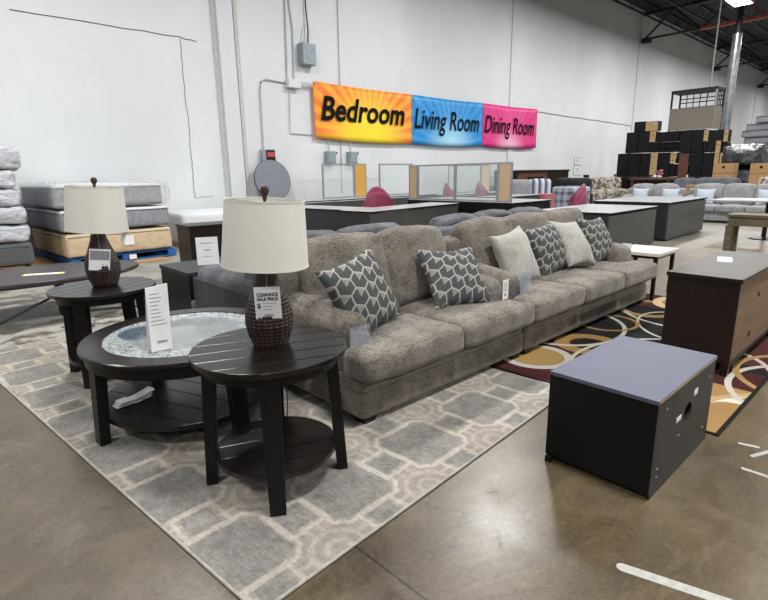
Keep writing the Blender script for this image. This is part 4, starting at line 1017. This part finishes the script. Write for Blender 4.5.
for i, (x_, y_, w_, z_, lb) in enumerate(((19.6, 9.6, 1.2, .85, 'tan floral sofa back nearer the black armchairs'), (21.3, 9.45, 1.3, .85, 'grey floral sofa back beyond the tan one'), (20.6, 8.2, 1.2, .3, 'brown floral ottoman in front of the floral sofas'), (22.3, 8.3, 1.0, .25, 'grey patterned ottoman nearest the black cabinet stack'))):
    t = thing('upholstered_seat', lb, 'seat', (x_, y_, 0), -.6, 'floral seats near the cabinet stack')
    MB().cushion((0, 0, .35), (w_, .8, .6), .1, (0, 0, .02), 8).build('seat', 'floral', t)
    if z_ > .5: MB().cushion((0, .3, .8), (w_, .25, .6), .1, (0, .02, .03), 8).build('backrest', 'floral', t)
    [MB().box(a - .03, a + .03, b - .03, b + .03, 0, .08).build('foot', 'darkmetal', t) for a in (-w_ * .4, w_ * .4) for b in (-.3, .3)]
t = thing('dining_table', 'black dining table with high legs near the stacked black cabinets', 'table', (22.4, 10.75, 0))
MB().box(-.9, .9, -.5, .5, .98, 1.03, .005).build('tabletop', 'black_lam', t)
for a in (-.8, .8):
    for b in (-.4, .4): MB().box(a - .04, a + .04, b - .04, b + .04, 0, .98).build('leg', 'black_lam', t)
for i, (x_, y_) in enumerate(((21.3, 10.3), (23.3, 9.95))):
    t = thing('bar_stool', 'black high-backed stool at the black table, %s the black cabinets' % ('away from' if i == 0 else 'touching'), 'stool', (x_, y_, 0), .3 * i, 'black stools')
    MB().box(-.22, .22, -.2, .2, .68, .73, .01).build('seat', 'black_lam', t); MB().box(-.22, .22, .17, .2, 1.05, 1.22, .01).build('backrest', 'black_lam', t)
    for a in (-.19, .19): MB().box(a - .02, a + .02, .17, .2, 0, 1.1).build('rear_post', 'black_lam', t); MB().box(a - .02, a + .02, -.2, -.17, 0, .68).build('leg', 'black_lam', t)

# tall stack of black cabinets, seen edge on (y0, y1, z0, z1, kind)
R_ = [(9.31, 9.81, 2.99, 3.41, 'b'), (8.82, 9.31, 2.99, 3.39, 'w'), (9.58, 10.1, 2.11, 2.99, 'b'), (9.1, 9.58, 2.11, 2.98, 'b'), (8.86, 9.1, 2.53, 2.97, 'w'), (8.69, 9.1, 2.1, 2.52, 'b'), (7.96, 8.86, 2.52, 2.92, 'b'), (7.91, 8.69, 2.09, 2.5, 's'), (7.45, 7.91, 2.05, 2.89, 'b'), (7.04, 7.45, 2.03, 2.89, 'b'), (6.87, 7.04, 2.46, 2.88, 'w'), (6.34, 6.87, 2.02, 2.87, 'b'), (6.19, 6.34, 2.4, 2.86, 'w'), (9.92, 10.41, 1.08, 2.11, 'b'), (9.4, 9.92, 1.08, 2.1, 'b'), (8.97, 9.4, 1.08, 2.09, 'b'), (7.71, 7.96, 1.08, 1.61, 'b'), (7.97, 8.18, 1.08, 1.61, 'b'), (6.88, 7.03, 2.04, 2.45, 'b'), (6.2, 6.56, 1.06, 1.56, 'b'), (6.19, 6.33, 2.01, 2.39, 'b'), (8.69, 8.97, 1.62, 2.09, 'w'), (8.69, 8.97, 1.16, 1.62, 'w'), (8.19, 8.68, 1.07, 2.08, 'b'), (7.95, 8.19, 1.84, 2.06, 'w'), (7.97, 8.19, 1.62, 1.84, 'w'), (7.48, 7.7, 1.15, 1.63, 'w'), (7.45, 7.94, 1.63, 2.05, 'b'), (6.98, 7.45, 1.06, 2.03, 'b'), (6.58, 6.98, 1.06, 2.01, 'b'), (6.4, 6.57, 2.0, 2.45, 'w'), (6.4, 6.57, 1.58, 2.0, 'w'), (6.21, 6.38, 1.57, 1.99, 'w'), (5.15, 5.75, 1.23, 1.55, 'c'), (5.12, 5.72, 1.06, 1.23, 'c'), (4.12, 4.64, 1.22, 1.52, 'c')]
rows = {}
for (y0, y1, z0, z1, k) in R_:
    if k == 'c': continue
    row = 'top' if z0 > 2.9 else 'upper' if z1 > 2.3 or z0 > 1.99 else 'lower'
    key = (row, 'w' if k == 'w' else 'b'); rows[key] = rows.get(key, 0)
    n_ = sum(1 for q in R_ if q[4] != 'c' and ((q[4] == 'w') == (k == 'w')) and ('top' if q[2] > 2.9 else 'upper' if q[3] > 2.3 or q[2] > 1.99 else 'lower') == row and (q[0] > y0 + .001 or (abs(q[0] - y0) <= .001 and q[2] > z0)))
    xo = 24 + (0 if k != 'w' else -.03)
    if k == 'w':
        t = thing('nightstand', 'pale wood-fronted nightstand, %s from the white wall in the %s row of the stack' % (ORD[n_], row), 'nightstand', (xo, y1, z0), -PI / 2, 'pale wood nightstands in the stack')
        W, H = y1 - y0 - .01, z1 - z0 - .01
        MB().box(0, W, .02, .45, 0, H).build('carcass', 'black_lam', t)
        f_ = MB().box(0.0, W, 0, .02, 0, H, .004).build('drawer_front', 'palewood', t); MB().lathe([(.02, 0), (.022, .02), (.012, .03)], 10, TR(W / 2, 0, H * .6) @ RX(PI / 2)).build('knob', 'ink', f_)
    else:
        t = thing('bookcase' if k == 's' else 'cabinet', 'black %s, %s from the white wall in the %s row of the tall stack' % ('open-shelved unit' if k == 's' else 'cabinet', ORD[n_], row), 'cabinet', (xo, y1, z0), -PI / 2, 'black cabinets in the tall stack')
        W, H = y1 - y0 - .015, z1 - z0 - .012
        MB().box(0, W, .02, .5, 0, H, .004).build('carcass', 'black_lam', t)
        if k == 's': mb = MB(); [mb.box(0, W, -.1, .02, q * H, q * H + .03) for q in (0, .45, .93)]; mb.build('shelf', 'black_lam', t)
        else: MB().box(.012, W - .012, 0, .02, .012, H - .012, .004).build('door', 'black_lam', t)
for i, (y0, y1, hh) in enumerate(((9.8, 10.4, 1.07), (9.1, 9.75, 1.07), (8.4, 9.05, 1.06), (7.7, 8.35, 1.06), (7.0, 7.65, 1.05), (6.3, 6.95, 1.05))):
    t = thing('cabinet', 'black cabinet standing on the floor under the tall stack, %s from the white wall' % ORD[i], 'cabinet', (24, y1, 0), -PI / 2, 'black cabinets in the tall stack')
    W = y1 - y0; MB().box(0, W, .02, .6, .0, hh, .004).build('carcass', 'black_lam', t); MB().box(.015, W - .015, 0, .02, .03, hh - .02, .004).build('door', 'black_lam', t)
for i, (y0, y1, z0, z1, lb) in enumerate(((5.12, 5.75, 0, .7, 'brown carton on the floor under the pair of cartons'), (5.12, 5.75, .7, 1.22, 'brown carton below the hand-hole carton beside the black stack'), (5.12, 5.75, 1.23, 1.56, 'brown carton with round hand hole beside the black stack'), (4.05, 4.66, 0, 1.2, 'tall brown carton under the hand-hole carton at the wrapped sofas'), (4.05, 4.66, 1.21, 1.54, 'brown carton with round hand hole in front of the grey mattresses'), (6.3, 6.6, .35, .9, 'orange-brown carton between the two light grey sofas'))):
    xx_ = 21 if i < 5 else 19.5
    t = thing('carton', lb, 'box', (xx_, y1, z0), -PI / 2, 'brown cartons'); W = y1 - y0; H = z1 - z0 - .004
    if i == 5: t.location = (17.3, 5.4, 0); H = .92
    MB().box(0, W, 0, .5, 0, H, .004).build('body', 'cardboard', t); MB().box(-.001, W + .001, .23, .27, H, H + .002).build('packing_tape', 'palewood', t)
    if i in (2, 4): MB().lathe([(.045, 0), (.045, .004)], 20, TR(W / 2, -.002, H * .6) @ RX(PI / 2)).build('hand_hole', 'ink', t)
# red-brown post and table with flowers
t = thing('hall_table', 'dark red-brown table holding coral flowers before the black stack', 'table', (19.6, 6.5, 0)); 
MB().box(-.3, .3, 0, 1.4, 1.04, 1.1, .01).build('tabletop', 'redbrown', t); [MB().box(a - .04, a + .04, b - .04, b + .04, 0, 1.04).build('leg', 'redbrown', t) for a in (-.22, .22) for b in (.1, 1.3)]
t = thing('tall_board', 'upright red-brown bed headboard post beside the flowers', 'headboard', (20.4, 6.4, 0)); MB().box(0, .08, 0, .28, 0, 1.85, .01).build('panel', 'redbrown', t); MB().box(-.01, .09, -.01, .29, 1.85, 1.9, .01).build('cap', 'redbrown', t)
t = thing('flower_arrangement', 'coral pink flower arrangement on the dark red-brown table', 'flowers', (19.6, 6.98, 1.1))
MB().lathe([(.05, 0), (.08, .04), (.06, .09)], 16).build('vase', 'whitepaint', t, True)
rng = random.Random(5)
mb = MB()
for i in range(14):
    a = rng.uniform(0, 2 * PI); r_ = rng.uniform(0, .13); mb.cushion((r_ * math.cos(a), r_ * math.sin(a), .12 + rng.uniform(0, .14)), (.08, .08, .07), .034, n=4, wr=.004, seed=i)
mb.build('blossoms', 'coral', t)
# wrapped sofas, grey mattress stack, cage rack and duct
for i, (z0, z1, lb) in enumerate(((.0, .72, 'plastic-wrapped dark sofa at the bottom beside the grey mattresses'), (.74, 1.48, 'plastic-wrapped dark sofa in the middle of its pile'), (1.5, 2.2, 'plastic-wrapped dark sofa on top of its pile beside the grey mattresses'))):
    t = thing('wrapped_sofa', lb, 'sofa', (22, 5.8, z0), -PI / 2, 'plastic-wrapped sofas')
    def wp(p, u): 
        p = p.copy()
        if u[2] > .2 and u[1] < .2: p.z -= .18 * min(1, (u[2] - .2) * 2) * (1 if abs(u[0]) < .75 else .3)
        return p
    mb = MB(); mb.cushion((.62, .45, (z1 - z0) / 2), (1.25, .9, z1 - z0), .1, (.02, .03, .02), 14, wp, seed=i + 70, wr=.04); mb.build('plastic_wrap', 'darkwrap', t)
    mb = MB(); [mb.box(a, a + .08, b, b + .08, 0, .05) for a in (.1, 1.05) for b in (.1, .7)]; mb.build('foot', 'darkmetal', t)
zs = [0, .3, .6, .9, 1.2, 1.5, 1.78, 2.05, 2.33, 2.6, 2.86]
for i in range(len(zs)):
    z0 = zs[i]; z1 = (zs + [3.08])[i + 1]
    if i == 0:
        ms = thing('mattress', 'x', 'mattress', (26, 6.2, z0), -PI / 2, 'tall stack of grey mattresses'); 
        mb = MB(); mb.cushion((1.0, .75, .13), (2.0, 1.5, .26), .04, (.01, .01, .01), 8, wr=.01); mb.build('border', 'greymat', ms)
        mb = MB(); mb.tube([(.03, -.004, .02), (1.97, -.004, .02)], .014, 5); mb.tube([(.03, -.004, .25), (1.97, -.004, .25)], .014, 5); mb.build('piping', 'darkmat', ms); r = ms
    else: r = copy_thing(ms, (26 + .04 * math.sin(i * 2), 6.2 + .06 * math.sin(i * 3), z0))
    r['label'] = 'grey mattress, %s from the bottom of the tall stack by the duct' % ORD[i]
copy_thing(ms, (26, 5.85, 3.14), None, 'grey mattress lying set back on top of the tall stack by the duct')
t = thing('storage_rack', 'black wire cage rack with a taupe panel on the black cabinet stack', 'rack', (24.05, 8.4, 2.93), -PI / 2)
W, D, H = 1.6, .95, 1.6
for a in (0, W):
    for b in (0, D): MB().box(a - .03, a + .03, b - .03, b + .03, -.02, H - .1 if a == 0 else H).build('post', 'alu' if (a > 0 and b == 0) else 'darkmetal', t)
MB().box(-.04, W + .04, -.04, D + .04, H - .14, H - .04).build('top_shelf', 'steel', t)
MB().box(-.02, W, -.04, -.02, 0, .86).build('front_sheet', 'taupepanel', t); MB().box(W, W + .02, -.04, D, 0, .82).build('side_sheet', 'taupepanel', t)
mb = MB(); [mb.tube([(0, D, z), (W, D, z)], .02, 4) for z in (.95, 1.15, 1.3)]; [mb.tube([(q, D, .1), (q, D, H - .1)], .018, 4) for q in (.25, .5, .75, 1.0)]; [mb.tube([(W, q, .8), (W, q, H - .1)], .018, 4) for q in (.2, .42, .64)]; mb.build('wire_grid', 'steel', t)
t = thing('support_slab', 'black base deck carrying the wire cage rack', 'shelf', (24.04, 8.45, 2.9), -PI / 2); MB().box(0, 1.4, 0, .85, 0, .02).build('board', 'black_lam', t)
o = MB().lathe([(.18, 0), (.18, 7.0)], 20).build('ventilation_duct', 'galv', None, True); o.location = (27.7, 7.32, 0); MB().lathe([(.12, 7.0), (.12, 9.0)], 12).build('upper_section', 'steel', o, True); tag(o, 'shiny galvanised round duct rising to the roof behind the black stack', 'duct')
mb = MB(); mb.tube([(23.9, 7.0, 4.58), (23.9, 7.0, 8.9)], .025, 6); o = mb.build('hanging_pipe', 'cable', None, True); tag(o, 'thin pale pipe dropping from the roof to the cage rack', 'pipe')
# console table and far table at the frame edge
t = thing('console_table', 'weathered olive wood console table with crossed legs behind the media cabinet', 'table', (8.62, 2.12, 0), -PI / 2)
MB().box(0, 1.3, 0, .42, .72, .76, .004).build('tabletop', 'weathered', t); MB().box(.03, 1.27, .02, .4, .6, .72).build('apron', 'weathered', t)
for a in (.05, 1.25):
    for b in (.05, .37): MB().box(a - .04, a + .04, b - .04, b + .04, 0, .6, .003).build('leg', 'weathered', t)
    mb = MB(); mb.tube([(a, .05, .05), (a, .37, .6)], .02, 4); mb.tube([(a, .37, .05), (a, .05, .6)], .02, 4); mb.build('cross_brace', 'weathered', t)
t = thing('pedestal_table', 'thin grey-topped table behind the weathered console table', 'table', (12.6, 2.4, 0))
MB().box(-.5, .5, -1.2, .9, .75, .78, .01).build('tabletop', 'desktop', t); MB().lathe([(.25, 0), (.25, .02), (.04, .05), (.04, .7), (.2, .75)], 24).build('pedestal', 'darkmetal', t, True)

# ------------------------------------------------------------------ floor paint marks
def mark(lb, a, b, w_):
    a = Vector(a); b = Vector(b); d = (b - a).normalized(); n_ = Vector((-d.y, d.x)) * w_ / 2; pts = []
    for i in range(7): q = PI / 2 + PI * i / 6; pts.append(a + d * (math.cos(q) * w_ / 2) + n_ * math.sin(q))
    for i in range(7): q = -PI / 2 + PI * i / 6; pts.append(b + d * (math.cos(q) * w_ / 2) + n_ * math.sin(q))
    mb = MB(); mb.prism([(p.x, p.y) for p in pts], 0, .0012); o = mb.build('floor_marking', 'tapewhite'); tag(o, lb, 'floor marking', 'white floor marks'); return o
mark('long white tape strip on the concrete in front of the black cube', (1.69, .585), (1.80, .22), .042)
mark('white painted dash on the concrete, closest to the swirl rug', (3.0, .53), (3.02, .46), .022)
mark('white painted dash on the concrete, middle of the short three', (2.9, .455), (3.03, .40), .022)
mark('white painted dash on the concrete, longest of the short three', (2.74, .455), (2.74, .33), .024)
